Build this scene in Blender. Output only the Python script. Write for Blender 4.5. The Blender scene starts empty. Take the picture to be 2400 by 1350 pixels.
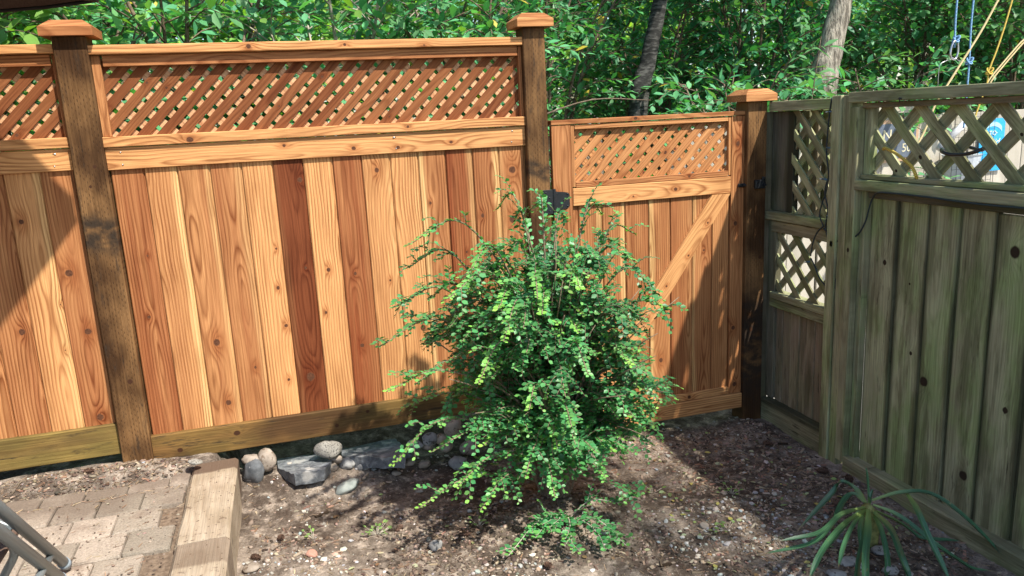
import bpy, math, random
import numpy as np
from mathutils import Vector, Matrix, noise as mnoise

random.seed(7); RNG = np.random.default_rng(7)
SC = bpy.context.scene
COL = SC.collection

# ------------------------------------------------------------------ camera
FPX, PITCH, ROLL, HEAD, CAMZ = 1800.0, 12.4, -2.87, 73.7, 1.72
_h, _p, _r = (math.radians(a) for a in (HEAD, PITCH, ROLL))
CF = Vector((math.cos(_h)*math.cos(_p), math.sin(_h)*math.cos(_p), -math.sin(_p)))
_R0 = Vector((math.sin(_h), -math.cos(_h), 0)); _U0 = _R0.cross(CF)
CR = _R0*math.cos(_r) + _U0*math.sin(_r)
CU = -_R0*math.sin(_r) + _U0*math.cos(_r)
CAM = Vector((0, 0, CAMZ))
cd = bpy.data.cameras.new('camera'); co = bpy.data.objects.new('camera', cd); COL.objects.link(co)
cd.sensor_width = 36; cd.lens = FPX/2400*36; cd.clip_start = 0.05; cd.clip_end = 500
m = Matrix((CR, CU, -CF)).transposed().to_4x4(); m.translation = CAM
co.matrix_world = m
SC.camera = co

# ------------------------------------------------------------------ sky, sun, exposure
SUN_AZ, SUN_EL = 30.0, 53.0        # azimuth from the fence normal towards +X, elevation
sa, se = math.radians(SUN_AZ), math.radians(SUN_EL)
SUN = Vector((math.sin(sa)*math.cos(se), -math.cos(sa)*math.cos(se), math.sin(se)))
w = bpy.data.worlds.new('World'); SC.world = w; w.use_nodes = True
nt = w.node_tree; nt.nodes.clear()
sky = nt.nodes.new('ShaderNodeTexSky'); sky.sky_type = 'NISHITA'; sky.sun_disc = False
sky.sun_elevation = se; sky.sun_rotation = math.atan2(SUN.x, SUN.y); sky.air_density = 1.0; sky.dust_density = 1.0
bg = nt.nodes.new('ShaderNodeBackground'); bg.inputs[1].default_value = 0.14
wo = nt.nodes.new('ShaderNodeOutputWorld')
nt.links.new(sky.outputs[0], bg.inputs[0]); nt.links.new(bg.outputs[0], wo.inputs[0])
sl = bpy.data.lights.new('sun', 'SUN'); sl.energy = 4.8; sl.angle = math.radians(1.1); sl.color = (1.0, 0.95, 0.86)
so = bpy.data.objects.new('sun', sl); COL.objects.link(so)
so.rotation_euler = SUN.to_track_quat('Z', 'Y').to_euler(); so.location = (6, -6, 9)
SC.view_settings.view_transform = 'Standard'; SC.view_settings.look = 'None'
SC.view_settings.exposure = 0.84; SC.view_settings.gamma = 1.0; SC.view_settings.use_curve_mapping = False
SC.cycles.max_bounces = 4; SC.cycles.diffuse_bounces = 3; SC.cycles.glossy_bounces = 2; SC.cycles.transmission_bounces = 3
SC.cycles.use_adaptive_sampling = True; SC.cycles.adaptive_threshold = 0.02

# ------------------------------------------------------------------ layout helpers
def ray(x, y):
    d = CF*FPX + CR*(x-1200) - CU*(y-675)
    return d.normalized()
def atY(x, y, Y): r = ray(x, y); return CAM + r*(Y/r.y)
def atX(x, y, X): r = ray(x, y); return CAM + r*(X/r.x)
def atZ(x, y, Z): r = ray(x, y); return CAM + r*((Z-CAMZ)/r.z)
def smooth(a, b, t):
    t = min(1, max(0, (t-a)/(b-a))) if a != b else float(t > a)
    return t*t*(3-2*t)

# ------------------------------------------------------------------ objects
WM = {}
def obj(name, mesh, mat=None, parent=None, loc=None, rot=None, **props):
    """mesh object placed by world position and rotation, whatever its parent"""
    o = bpy.data.objects.new(name, mesh); COL.objects.link(o)
    if mat is not None and not mesh.materials: mesh.materials.append(mat)
    W = rot.to_4x4() if rot is not None else Matrix.Identity(4)
    W.translation = Vector(loc) if loc is not None else (WM[parent.name].translation if parent else Vector((0, 0, 0)))
    if parent is not None:
        o.parent = parent; o.matrix_local = WM[parent.name].inverted() @ W
    else: o.matrix_local = W
    WM[o.name] = W
    for k, v in props.items(): o[k] = v
    return o
def shape(name, mb, mat, parent=None, sm=True, loc=None, **props):
    """mesh whose vertices were collected in world space, origin moved to loc (default: the parent's origin)"""
    L = Vector(loc) if loc is not None else (WM[parent.name].translation.copy() if parent else Vector((0, 0, 0)))
    me = mesh_from(name, [Vector(v)-L for v in mb.V], mb.F, sm)
    return obj(name, me, mat, parent, L, None, **props)
def thing(name, label, cat, loc=(0, 0, 0), group=None, kind=None):
    o = bpy.data.objects.new(name, None); COL.objects.link(o); o.location = loc
    o.empty_display_size = 0.1
    WM[o.name] = Matrix.Translation(loc); tag(o, label, cat, group, kind); return o
def tag(o, label=None, cat=None, group=None, kind=None):
    if label: o['label'] = label
    if cat: o['category'] = cat
    if group: o['group'] = group
    if kind: o['kind'] = kind
    return o

def mesh_from(name, V, F, smooth_sh=False):
    me = bpy.data.meshes.new(name); me.from_pydata([tuple(v) for v in V], [], [tuple(f) for f in F]); me.update()
    if smooth_sh: me.polygons.foreach_set('use_smooth', [True]*len(me.polygons))
    return me

_boxcache = {}
def box_mesh(sx, sy, sz, c=0.003):
    key = (round(sx, 4), round(sy, 4), round(sz, 4), round(c, 4))
    if key in _boxcache: return _boxcache[key].copy() if False else _boxcache[key]
    me = mesh_from('plank', *chamfer_box(sx, sy, sz, c)); _boxcache[key] = me
    return me
def chamfer_box(sx, sy, sz, c):
    hx, hy, hz = sx/2, sy/2, sz/2; c = min(c, hx*.45, hy*.45, hz*.45)
    V = []; idx = {}
    for ix in (-1, 1):
        for iy in (-1, 1):
            for iz in (-1, 1):
                for ax in range(3):
                    p = [ix*(hx-c), iy*(hy-c), iz*(hz-c)]
                    p[ax] = (ix*hx, iy*hy, iz*hz)[ax]
                    idx[(ix, iy, iz, ax)] = len(V); V.append(p)
    F = []
    def quad(a, b, cc, d):
        F.append([a, b, cc, d])
    for s in (-1, 1):
        q = [idx[(s, a, b, 0)] for a, b in ((-1, -1), (1, -1), (1, 1), (-1, 1))]; F.append(q if s > 0 else q[::-1])
        q = [idx[(a, s, b, 1)] for a, b in ((-1, -1), (-1, 1), (1, 1), (1, -1))]; F.append(q if s > 0 else q[::-1])
        q = [idx[(a, b, s, 2)] for a, b in ((-1, -1), (1, -1), (1, 1), (-1, 1))]; F.append(q if s > 0 else q[::-1])
    for a in (-1, 1):
        for b in (-1, 1):
            q = [idx[(-1, a, b, 1)], idx[(1, a, b, 1)], idx[(1, a, b, 2)], idx[(-1, a, b, 2)]]; F.append(q if a*b > 0 else q[::-1])
            q = [idx[(a, -1, b, 0)], idx[(a, -1, b, 2)], idx[(a, 1, b, 2)], idx[(a, 1, b, 0)]]
            F.append(q[::-1] if a*b > 0 else q)
            q = [idx[(a, b, -1, 0)], idx[(a, b, 1, 0)], idx[(a, b, 1, 1)], idx[(a, b, -1, 1)]]
            F.append(q[::-1] if a*b > 0 else q)
            for s in (-1, 1):
                t = [idx[(a, b, s, 0)], idx[(a, b, s, 1)], idx[(a, b, s, 2)]]; F.append(t if a*b*s > 0 else t[::-1])
    return V, F

ROT_V = Matrix.Identity(3)                                    # plank upright in a wall facing -Y
ROT_H = Matrix.Rotation(math.radians(90), 3, 'Y')             # plank lying along X
ROT_BV = Matrix.Rotation(math.radians(-90), 3, 'Z')           # upright in a wall facing -X (local x -> -Y)
ROT_BH = ROT_BV @ Matrix.Rotation(math.radians(90), 3, 'Y')   # along Y
_seed = [0.0]
def plank(name, parent, mat, x0, x1, y0, y1, z0, z1, grain='z', c=0.003, plane='A', tone=None, knots=(), **kw):
    """a board filling the given world box, grain along world axis `grain`"""
    sx, sy, sz = x1-x0, y1-y0, z1-z0; cen = ((x0+x1)/2, (y0+y1)/2, (z0+z1)/2)
    if plane == 'A':
        if grain == 'z': dim, rot = (sx, sy, sz), ROT_V
        elif grain == 'x': dim, rot = (sz, sy, sx), ROT_H
        else: dim, rot = (sx, sz, sy), Matrix.Rotation(math.radians(90), 3, 'X')
    else:
        if grain == 'z': dim, rot = (sy, sx, sz), ROT_BV
        elif grain == 'y': dim, rot = (sz, sx, sy), ROT_BH
        else: dim, rot = (sz, sy, sx), ROT_H
    return wood(name, parent, mat, dim, cen, rot, c, tone, knots, **kw)
def wood(name, parent, mat, dim, cen, rot, c=0.003, tone=None, knots=(), pith=None, cut=None, sap=0.0, seed=None, mesh=None, **kw):
    me = mesh or box_mesh(*dim, c)
    if mesh is None and me.materials and me.materials[0].name != mat.name:
        me = mesh_from('plank', *chamfer_box(*dim, c))
    o = obj(name, me, mat, parent, cen, rot)
    _seed[0] += 1.37
    o['seed'] = _seed[0] if seed is None else seed
    o['tone'] = random.uniform(.25, .75) if tone is None else tone
    o['pith'] = random.uniform(-.05, .05) if pith is None else pith
    o['cut'] = random.uniform(-.035, .035) if cut is None else cut
    o['sap'] = sap
    for n, k in zip(('knot_a', 'knot_b', 'knot_c', 'knot_d'), list(knots)+[(9., 9., .001)]*4):
        o[n] = [float(v) for v in k]
    for k, v in kw.items(): o[k] = v
    return o

_tg = {}
def tongue_mesh(w, t, L, c):
    """board with V-jointed front edges and a tongue that slips behind its right-hand neighbour"""
    key = (round(w, 4), round(t, 4), round(L, 4))
    if key not in _tg:
        V, F = chamfer_box(w-.0055, t, L, c); V2, F2 = chamfer_box(.011, t*.35, L-.004, .0005); n = len(V)
        _tg[key] = mesh_from('board', list(map(tuple, V))+[(x+w/2, y+t*.2, z) for x, y, z in V2], list(map(tuple, F))+[tuple(i+n for i in f) for f in F2])
    return _tg[key]
class MB:
    """collects shapes for one mesh"""
    def __init__(s): s.V = []; s.F = []; s.C = []
    def add(s, V, F):
        n = len(s.V); s.V += [tuple(v) for v in V]; s.F += [tuple(i+n for i in f) for f in F]
    def box(s, cen, dim, rot=None, c=.001):
        V, F = chamfer_box(*dim, c); R = rot or Matrix.Identity(3); cen = Vector(cen)
        s.add([R @ Vector(v) + cen for v in V], F)
    def tube(s, pts, rad, n=8, cap=True):
        pts = [Vector(p) for p in pts]; k = len(pts)
        if not hasattr(rad, '__len__'): rad = [rad]*k
        base = len(s.V); up = None
        for i, p in enumerate(pts):
            t = (pts[min(i+1, k-1)] - pts[max(i-1, 0)])
            t = t.normalized() if t.length > 1e-9 else Vector((0, 0, 1))
            if up is None:
                up = t.orthogonal().normalized()
            else:
                up = (up - t*up.dot(t)); up = up.normalized() if up.length > 1e-6 else t.orthogonal().normalized()
            b = t.cross(up)
            for j in range(n):
                a = 2*math.pi*j/n; s.V.append(tuple(p + (up*math.cos(a) + b*math.sin(a))*rad[i]))
        for i in range(k-1):
            for j in range(n):
                a = base+i*n+j; b2 = base+i*n+(j+1) % n
                s.F.append((a, b2, b2+n, a+n))
        if cap:
            s.F.append(tuple(base+j for j in range(n))[::-1]); s.F.append(tuple(base+(k-1)*n+j for j in range(n)))
    def mesh(s, name='shape', sm=True):
        return mesh_from(name, s.V, s.F, sm)
def spline(pts, n=8):
    """Catmull-Rom through pts"""
    P = [Vector(p) for p in pts]; P = [P[0]*2-P[1]] + P + [P[-1]*2-P[-2]]; out = []
    for i in range(1, len(P)-2):
        for j in range(n):
            t = j/n; a, b, c, d = P[i-1:i+3]
            out.append(.5*((2*b)+(c-a)*t+(2*a-5*b+4*c-d)*t*t+(3*b-a-3*c+d)*t**3))
    out.append(P[-2]); return out

# ------------------------------------------------------------------ materials
class NT:
    def __init__(s, name):
        s.m = bpy.data.materials.new(name); s.m.use_nodes = True; s.t = s.m.node_tree; s.t.nodes.clear()
        s.out = s.t.nodes.new('ShaderNodeOutputMaterial')
    def n(s, t): return s.t.nodes.new(t)
    def set(s, sock, v):
        if v is None: return
        if isinstance(v, bpy.types.NodeSocket): s.t.links.new(v, sock)
        elif isinstance(v, (int, float)) and sock.type in ('RGBA', 'VECTOR'):
            sock.default_value = (v, v, v, 1) if sock.type == 'RGBA' else (v, v, v)
        elif sock.type == 'RGBA' and len(v) == 3: sock.default_value = (*v, 1)
        else: sock.default_value = v
    def ma(s, op, a, b=None, c=None, clamp=False):
        n = s.n('ShaderNodeMath'); n.operation = op; n.use_clamp = clamp
        for i, v in enumerate((a, b, c)): s.set(n.inputs[i], v)
        return n.outputs[0]
    def sep(s, v): n = s.n('ShaderNodeSeparateXYZ'); s.set(n.inputs[0], v); return n.outputs
    def com(s, x, y, z):
        n = s.n('ShaderNodeCombineXYZ')
        for i, v in enumerate((x, y, z)): s.set(n.inputs[i], v)
        return n.outputs[0]
    def vm(s, op, a, b=None):
        n = s.n('ShaderNodeVectorMath'); n.operation = op; s.set(n.inputs[0], a); s.set(n.inputs[1], b); return n.outputs[0]
    def noise(s, v, scale=1.0, detail=2.0, rough=.5, dist=0.0, color=False):
        n = s.n('ShaderNodeTexNoise'); s.set(n.inputs['Vector'], v); s.set(n.inputs['Scale'], scale)
        n.inputs['Detail'].default_value = detail; n.inputs['Roughness'].default_value = rough; n.inputs['Distortion'].default_value = dist
        return n.outputs['Color' if color else 'Fac']
    def voro(s, v, scale, feature='F1', out='Distance', rnd=1.0):
        n = s.n('ShaderNodeTexVoronoi'); n.feature = feature; s.set(n.inputs['Vector'], v); s.set(n.inputs['Scale'], scale)
        n.inputs['Randomness'].default_value = rnd; return n.outputs[out]
    def mix(s, f, a, b, blend='MIX'):
        n = s.n('ShaderNodeMix'); n.data_type = 'RGBA'; n.blend_type = blend
        s.set(n.inputs[0], f); s.set(n.inputs[6], a); s.set(n.inputs[7], b); return n.outputs[2]
    def ramp(s, f, *st):
        n = s.n('ShaderNodeValToRGB'); cr = n.color_ramp
        while len(cr.elements) < len(st): cr.elements.new(.5)
        for e, (p, c) in zip(cr.elements, st):
            e.position = p; e.color = (c, c, c, 1) if isinstance(c, (int, float)) else (*c, 1)
        s.set(n.inputs[0], f); return n.outputs[0]
    def sstep(s, lo, hi, v):
        n = s.n('ShaderNodeMapRange'); n.interpolation_type = 'SMOOTHSTEP'
        s.set(n.inputs[0], v); s.set(n.inputs[1], lo); s.set(n.inputs[2], hi); return n.outputs[0]
    def attr(s, name, typ='OBJECT', out='Fac'):
        n = s.n('ShaderNodeAttribute'); n.attribute_type = typ; n.attribute_name = name; return n.outputs[out]
    def objco(s): return s.n('ShaderNodeTexCoord').outputs['Object']
    def pos(s): return s.n('ShaderNodeNewGeometry').outputs['Position']
    def orand(s): return s.n('ShaderNodeObjectInfo').outputs['Random']
    def bump(s, h, strength=.3, dist=.01):
        n = s.n('ShaderNodeBump'); n.inputs['Strength'].default_value = strength; n.inputs['Distance'].default_value = dist
        s.set(n.inputs['Height'], h); return n.outputs[0]
    def bsdf(s, col, rough=.6, normal=None, metal=0.0, spec=.4, **kw):
        n = s.n('ShaderNodeBsdfPrincipled'); s.set(n.inputs['Base Color'], col); s.set(n.inputs['Roughness'], rough)
        s.set(n.inputs['Metallic'], metal); s.set(n.inputs['Specular IOR Level'], spec); s.set(n.inputs['Normal'], normal)
        for k, v in kw.items(): s.set(n.inputs[k], v)
        return n.outputs[0]
    def done(s, sh): s.t.links.new(sh, s.out.inputs[0]); return s.m

def wood_core(N, freq=84, wander=1.0):
    """local coordinates, ring pattern and knot masks of one board"""
    x, y, z = N.sep(N.objco()); seed = N.attr('seed')
    s1 = N.ma('MULTIPLY', seed, 3.17); s2 = N.ma('MULTIPLY', seed, 7.31)
    wob = N.ma('SUBTRACT', N.noise(N.com(N.ma('MULTIPLY_ADD', x, 7, s1), s2, N.ma('MULTIPLY', z, 1.5)), 1, 2), .5)
    wob2 = N.ma('SUBTRACT', N.noise(N.com(N.ma('MULTIPLY_ADD', x, 45, s2), s1, N.ma('MULTIPLY', z, 5)), 1, 2), .5)
    lo = N.ma('SUBTRACT', N.noise(N.com(s1, s2, N.ma('MULTIPLY', z, 1.9)), 1, 1.5), .5)
    rx = N.ma('ADD', N.ma('SUBTRACT', x, N.attr('pith')), N.ma('MULTIPLY', wob, .022*wander))
    ry = N.ma('ADD', N.ma('ADD', y, N.attr('cut')), N.ma('ADD', N.ma('MULTIPLY', lo, .11*wander), N.ma('MULTIPLY', z, .018)))
    R = N.ma('SQRT', N.ma('ADD', N.ma('MULTIPLY', rx, rx), N.ma('MULTIPLY', ry, ry)))
    cores = halos = None
    for k in ('knot_a', 'knot_b', 'knot_c', 'knot_d'):
        kx, ky, kr = N.sep(N.attr(k, out='Vector'))
        dx = N.ma('SUBTRACT', x, kx); dz = N.ma('SUBTRACT', z, ky)
        d1 = N.ma('SQRT', N.ma('ADD', N.ma('MULTIPLY', dx, dx), N.ma('MULTIPLY', N.ma('MULTIPLY', dz, dz), .22)))
        q = N.ma('DIVIDE', d1, N.ma('MULTIPLY', kr, 2.0))
        infl = N.ma('DIVIDE', kr, N.ma('MULTIPLY_ADD', q, q, .55))
        R = N.ma('ADD', R, N.ma('MULTIPLY', infl, 1.6))
        d0 = N.ma('SQRT', N.ma('ADD', N.ma('MULTIPLY', dx, dx), N.ma('MULTIPLY', N.ma('MULTIPLY', dz, dz), .8)))
        d0 = N.ma('MULTIPLY_ADD', wob2, .016, d0)
        core = N.ma('SUBTRACT', 1.0, N.sstep(N.ma('MULTIPLY', kr, .72), N.ma('MULTIPLY', kr, 1.1), d0))
        halo = N.ma('SUBTRACT', 1.0, N.sstep(kr, N.ma('MULTIPLY', kr, 3.2), d1))
        cores = core if cores is None else N.ma('MAXIMUM', cores, core)
        halos = halo if halos is None else N.ma('MAXIMUM', halos, halo)
    ph = N.ma('ADD', N.ma('MULTIPLY', R, freq), N.ma('MULTIPLY', wob2, .5))
    late = N.ramp(N.ma('FRACT', ph), (0, .35), (.1, .02), (.45, .12), (.86, 1.0), (1.0, .3))
    fib = N.noise(N.com(N.ma('MULTIPLY_ADD', x, 230, s1), N.ma('MULTIPLY', y, 230), N.ma('MULTIPLY', z, 4.5)), 1, 3)
    return dict(x=x, y=y, z=z, seed=seed, s1=s1, s2=s2, wob=wob, wob2=wob2, late=late, fib=fib, core=cores, halo=halos)

def mat_cedar(name, light=(.66, .348, .142), red=(.255, .075, .028), amp=.8, rough=.5):
    N = NT(name); W = wood_core(N); x, z = W['x'], W['z']
    t = N.ma('ADD', N.attr('tone'), N.ma('MULTIPLY', N.ma('SUBTRACT', N.noise(N.com(N.ma('MULTIPLY_ADD', x, 26, W['s2']), W['s1'], N.ma('MULTIPLY', z, .9)), 1, 3), .5), .95), clamp=True)
    base = N.mix(t, red, light)
    sp = N.attr('sap'); sg = N.ma('SIGN', sp)
    e = N.sstep(.028, .05, N.ma('ADD', N.ma('MULTIPLY', x, sg), N.ma('MULTIPLY', W['wob'], .05)))
    base = N.mix(N.ma('MULTIPLY', e, N.ma('ABSOLUTE', sp)), base, (.72, .46, .2))
    base = N.mix(1.0, base, N.ma('ADD', 1.0, N.ma('MINIMUM', N.attr('tone'), 0.0)), 'MULTIPLY')
    am = N.ma('MULTIPLY', W['late'], N.ma('MULTIPLY', N.sstep(.2, .75, N.noise(N.com(N.ma('MULTIPLY_ADD', x, 9, W['s1']), W['s2'], N.ma('MULTIPLY', z, 1.7)), 1, 2)), amp))
    am = N.ma('ADD', am, N.ma('MULTIPLY', W['late'], .16))
    col = N.mix(am, base, N.mix(1.0, base, (.36, .22, .155), 'MULTIPLY'))
    col = N.mix(1.0, col, N.ramp(W['fib'], (.25, (.66, .6, .55)), (.75, (1.16, 1.17, 1.17))), 'MULTIPLY')
    col = N.mix(N.ma('MULTIPLY', W['halo'], .55), col, N.mix(1.0, col, (.62, .42, .33), 'MULTIPLY'))
    kc = N.mix(N.noise(N.objco(), 150, 3), (.02, .009, .006), (.17, .07, .035))
    col = N.mix(W['core'], col, N.mix(N.sstep(.25, .9, W['core']), (.2, .075, .032), kc))
    # faint grubby blotches left by weather and handling
    bl = N.sstep(.48, .74, N.noise(N.com(N.ma('MULTIPLY_ADD', x, 11, W['s2']), N.ma('MULTIPLY', W['y'], 11), N.ma('MULTIPLY', z, 3.2)), 1, 4))
    col = N.mix(N.ma('MULTIPLY', bl, .42), col, N.mix(1.0, col, (.5, .42, .36), 'MULTIPLY'))
    h = W['fib']
    return N.done(N.bsdf(col, N.ma('MULTIPLY_ADD', W['fib'], .15, rough+.12), N.bump(h, .4, .0015), spec=.12))

def mat_treated(name, a=(.21, .113, .047), b=(.055, .027, .012), green=0.0, marks=True):
    N = NT(name); W = wood_core(N, 70); x, y, z = W['x'], W['y'], W['z']
    big = N.noise(N.com(N.ma('MULTIPLY_ADD', x, 5, W['s1']), W['s2'], N.ma('MULTIPLY', z, 3.2)), 1, 3)
    col = N.mix(N.sstep(.36, .66, big), b, a)
    if green: col = N.mix(N.ma('MULTIPLY', N.sstep(.35, .7, N.noise(N.com(N.ma('MULTIPLY_ADD', x, 9, W['s2']), 0, N.ma('MULTIPLY', z, 2)), 1, 3)), green), col, (.25, .2, .055))
    col = N.mix(N.ma('MULTIPLY', W['late'], .35), col, N.mix(1.0, col, (.5, .42, .36), 'MULTIPLY'))
    col = N.mix(1.0, col, N.ramp(W['fib'], (.25, (.68, .66, .64)), (.75, (1.2, 1.2, 1.2))), 'MULTIPLY')
    sc, sw, ss = N.sep(N.attr('stain', out='Vector'))
    dz = N.ma('ABSOLUTE', N.ma('ADD', N.ma('SUBTRACT', z, sc), N.ma('MULTIPLY', W['wob'], .12)))
    st = N.ma('MULTIPLY', N.ma('SUBTRACT', 1.0, N.sstep(N.ma('MULTIPLY', sw, .35), sw, dz)), ss)
    st = N.ma('MULTIPLY', st, N.sstep(.25, .6, N.noise(N.com(N.ma('MULTIPLY_ADD', x, 16, W['s2']), 3.0, N.ma('MULTIPLY', z, 22)), 1, 3)))
    sp = N.sstep(.54, .72, N.noise(N.com(N.ma('MULTIPLY_ADD', x, 30, W['s2']), N.ma('MULTIPLY', y, 30), N.ma('MULTIPLY', z, 5)), 1, 5, .7))
    st = N.ma('MAXIMUM', st, N.ma('MULTIPLY', sp, .9))
    col = N.mix(st, col, (.03, .022, .016))
    col = N.mix(W['core'], col, (.05, .022, .012))
    h = N.ma('MULTIPLY', W['fib'], .6)
    if marks:   # rows of short incisions pressed into treated timber
        u = N.ma('MULTIPLY', N.ma('ADD', N.ma('ADD', x, 1.0), N.ma('MULTIPLY', W['wob2'], .004)), 1/.0115); fu = N.ma('ABSOLUTE', N.ma('SUBTRACT', N.ma('FRACT', u), .5))
        v = N.ma('FRACT', N.ma('ADD', N.ma('MULTIPLY', N.ma('ADD', z, N.ma('MULTIPLY', W['wob2'], .012)), 1/.026), N.ma('MULTIPLY', N.ma('FLOOR', u), .47)))
        inc = N.ma('MULTIPLY', N.ma('SUBTRACT', 1.0, N.sstep(.06, .17, fu)), N.ma('SUBTRACT', 1.0, N.sstep(.14, .24, N.ma('ABSOLUTE', N.ma('SUBTRACT', v, .5)))))
        inc = N.ma('MULTIPLY', inc, N.sstep(.36, .56, N.noise(N.com(N.ma('MULTIPLY_ADD', x, 30, W['s1']), y, N.ma('MULTIPLY', z, 14)), 1, 3)))
        col = N.mix(N.ma('MULTIPLY', inc, .55), col, (.03, .016, .01)); h = N.ma('SUBTRACT', h, N.ma('MULTIPLY', inc, 1.5))
    return N.done(N.bsdf(col, .62, N.bump(h, .5, .002), spec=.08))

def mat_old(name, a=(.4, .395, .235), b=(.26, .235, .145), alg=(.22, .31, .105), algae=.7):
    N = NT(name); W = wood_core(N, 80); x, y, z = W['x'], W['y'], W['z']
    big = N.noise(N.com(N.ma('MULTIPLY_ADD', x, 8, W['s1']), W['s2'], N.ma('MULTIPLY', z, 1.6)), 1, 4, .6)
    col = N.mix(N.sstep(.3, .7, N.ma('ADD', big, N.ma('MULTIPLY', N.ma('SUBTRACT', N.attr('tone'), .5), .35))), b, a)
    al = N.sstep(.42, .68, N.noise(N.com(N.ma('MULTIPLY_ADD', x, 5, W['s2']), 2.0, N.ma('MULTIPLY', z, 2.4)), 1, 4, .6))
    col = N.mix(N.ma('MULTIPLY', al, algae), col, alg)
    col = N.mix(N.ma('MULTIPLY', W['late'], .4), col, N.mix(1.0, col, (.55, .52, .5), 'MULTIPLY'))
    col = N.mix(1.0, col, N.ramp(W['fib'], (.25, (.75, .75, .75)), (.75, (1.18, 1.18, 1.16))), 'MULTIPLY')
    stk = N.noise(N.com(N.ma('MULTIPLY_ADD', x, 60, W['s1']), 1.0, N.ma('MULTIPLY', z, 7)), 1, 4, .65)
    patch = N.noise(N.com(N.ma('MULTIPLY_ADD', x, 4, W['s2']), 5.0, N.ma('MULTIPLY', z, 2.2)), 1, 3)
    st = N.ma('MULTIPLY', N.sstep(.56, .7, stk), N.sstep(.5, .66, N.ma('ADD', patch, N.attr('grime'))))
    col = N.mix(N.ma('MULTIPLY', st, .8), col, (.03, .026, .018))
    b2 = N.sstep(.44, .6, N.noise(N.com(N.ma('MULTIPLY_ADD', x, 13, W['s2']), 8.0, N.ma('MULTIPLY', z, 1.5)), 1, 5, .65))
    col = N.mix(N.ma('MULTIPLY', b2, .6), col, N.mix(N.attr('tone'), (.05, .06, .026), (.085, .062, .032)))
    eg = N.sstep(.058, .078, N.ma('ADD', N.ma('ABSOLUTE', x), N.ma('MULTIPLY', W['wob'], .03)))
    col = N.mix(N.ma('MULTIPLY', eg, .75), col, (.03, .03, .018))
    col = N.mix(W['core'], col, (.035, .024, .016))
    h = W['fib']
    return N.done(N.bsdf(col, .78, N.bump(h, .7, .002), spec=.06))

def mat_noise(name, c1, c2, scale=20, rough=.7, bump=.3, bdist=.004, detail=5, metal=0, spec=.35, rnd=0.0, speck=None):
    N = NT(name); co = N.objco()
    if rnd: co = N.vm('ADD', co, N.com(N.ma('MULTIPLY', N.orand(), 37), N.ma('MULTIPLY', N.orand(), 91), 0))
    n = N.noise(co, scale, detail, .6)
    col = N.mix(N.sstep(.3, .7, n), c1, c2)
    if speck: col = N.mix(N.sstep(speck[1], speck[1]+.1, N.noise(co, speck[2], 2)), col, speck[0])
    if rnd: col = N.mix(1.0, col, N.ramp(N.orand(), (0, 1-rnd), (1, 1+rnd)), 'MULTIPLY')
    return N.done(N.bsdf(col, rough, N.bump(n, bump, bdist), metal, spec))

def mat_plain(name, c, rough=.5, metal=0, spec=.4):
    N = NT(name); n = N.noise(N.objco(), 60, 4)
    col = N.mix(1.0, c, N.ramp(n, (.2, .82), (.8, 1.12)), 'MULTIPLY')
    return N.done(N.bsdf(col, N.ma('MULTIPLY_ADD', n, .2, rough-.1), N.bump(n, .1, .001), metal, spec))

def mat_leaf(name, rough=.38, trans=.35, spec=.45, sat=1.0):
    N = NT(name); c = N.attr('tint', 'GEOMETRY', 'Color')
    p = N.bsdf(c, rough, None, 0, spec)
    t = N.n('ShaderNodeBsdfTranslucent'); N.set(t.inputs[0], N.mix(1.0, c, (1.5, 1.7, .5), 'MULTIPLY'))
    mx = N.n('ShaderNodeMixShader'); mx.inputs[0].default_value = trans
    N.t.links.new(p, mx.inputs[1]); N.t.links.new(t.outputs[0], mx.inputs[2])
    return N.done(mx.outputs[0])

M = {}
M['cedar'] = mat_cedar('cedar_boards')
M['lattice_front'] = mat_cedar('brown_stained_lattice', (.30, .125, .05), (.18, .058, .022), .5, .6)
M['lattice_rear'] = mat_cedar('pale_sawn_lattice', (.68, .41, .23), (.55, .29, .14), .3, .65)
M['lattice_gate'] = mat_cedar('fresh_lattice', (.56, .28, .115), (.36, .14, .05), .5, .6)
M['treated'] = mat_treated('incised_post_timber')
M['kick'] = mat_treated('treated_kickboard', (.22, .115, .04), (.085, .046, .021), .25, False)
M['kick_green'] = mat_treated('greenish_kickboard', (.24, .15, .05), (.12, .08, .03), .5, False)
M['old'] = mat_old('weathered_mossy_wood')
M['old_red'] = mat_old('weathered_red_board', (.37, .305, .21), (.22, .175, .12), (.25, .24, .13), .6)
M['old_post'] = mat_old('dark_weathered_post', (.19, .165, .12), (.09, .08, .062), (.13, .15, .08), .5)
M['black_metal'] = mat_plain('black_powder_coat', (.012, .014, .016), .42, .0, .5)
M['steel'] = mat_plain('bright_screw_steel', (.5, .5, .5), .3, 1.0)

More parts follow.
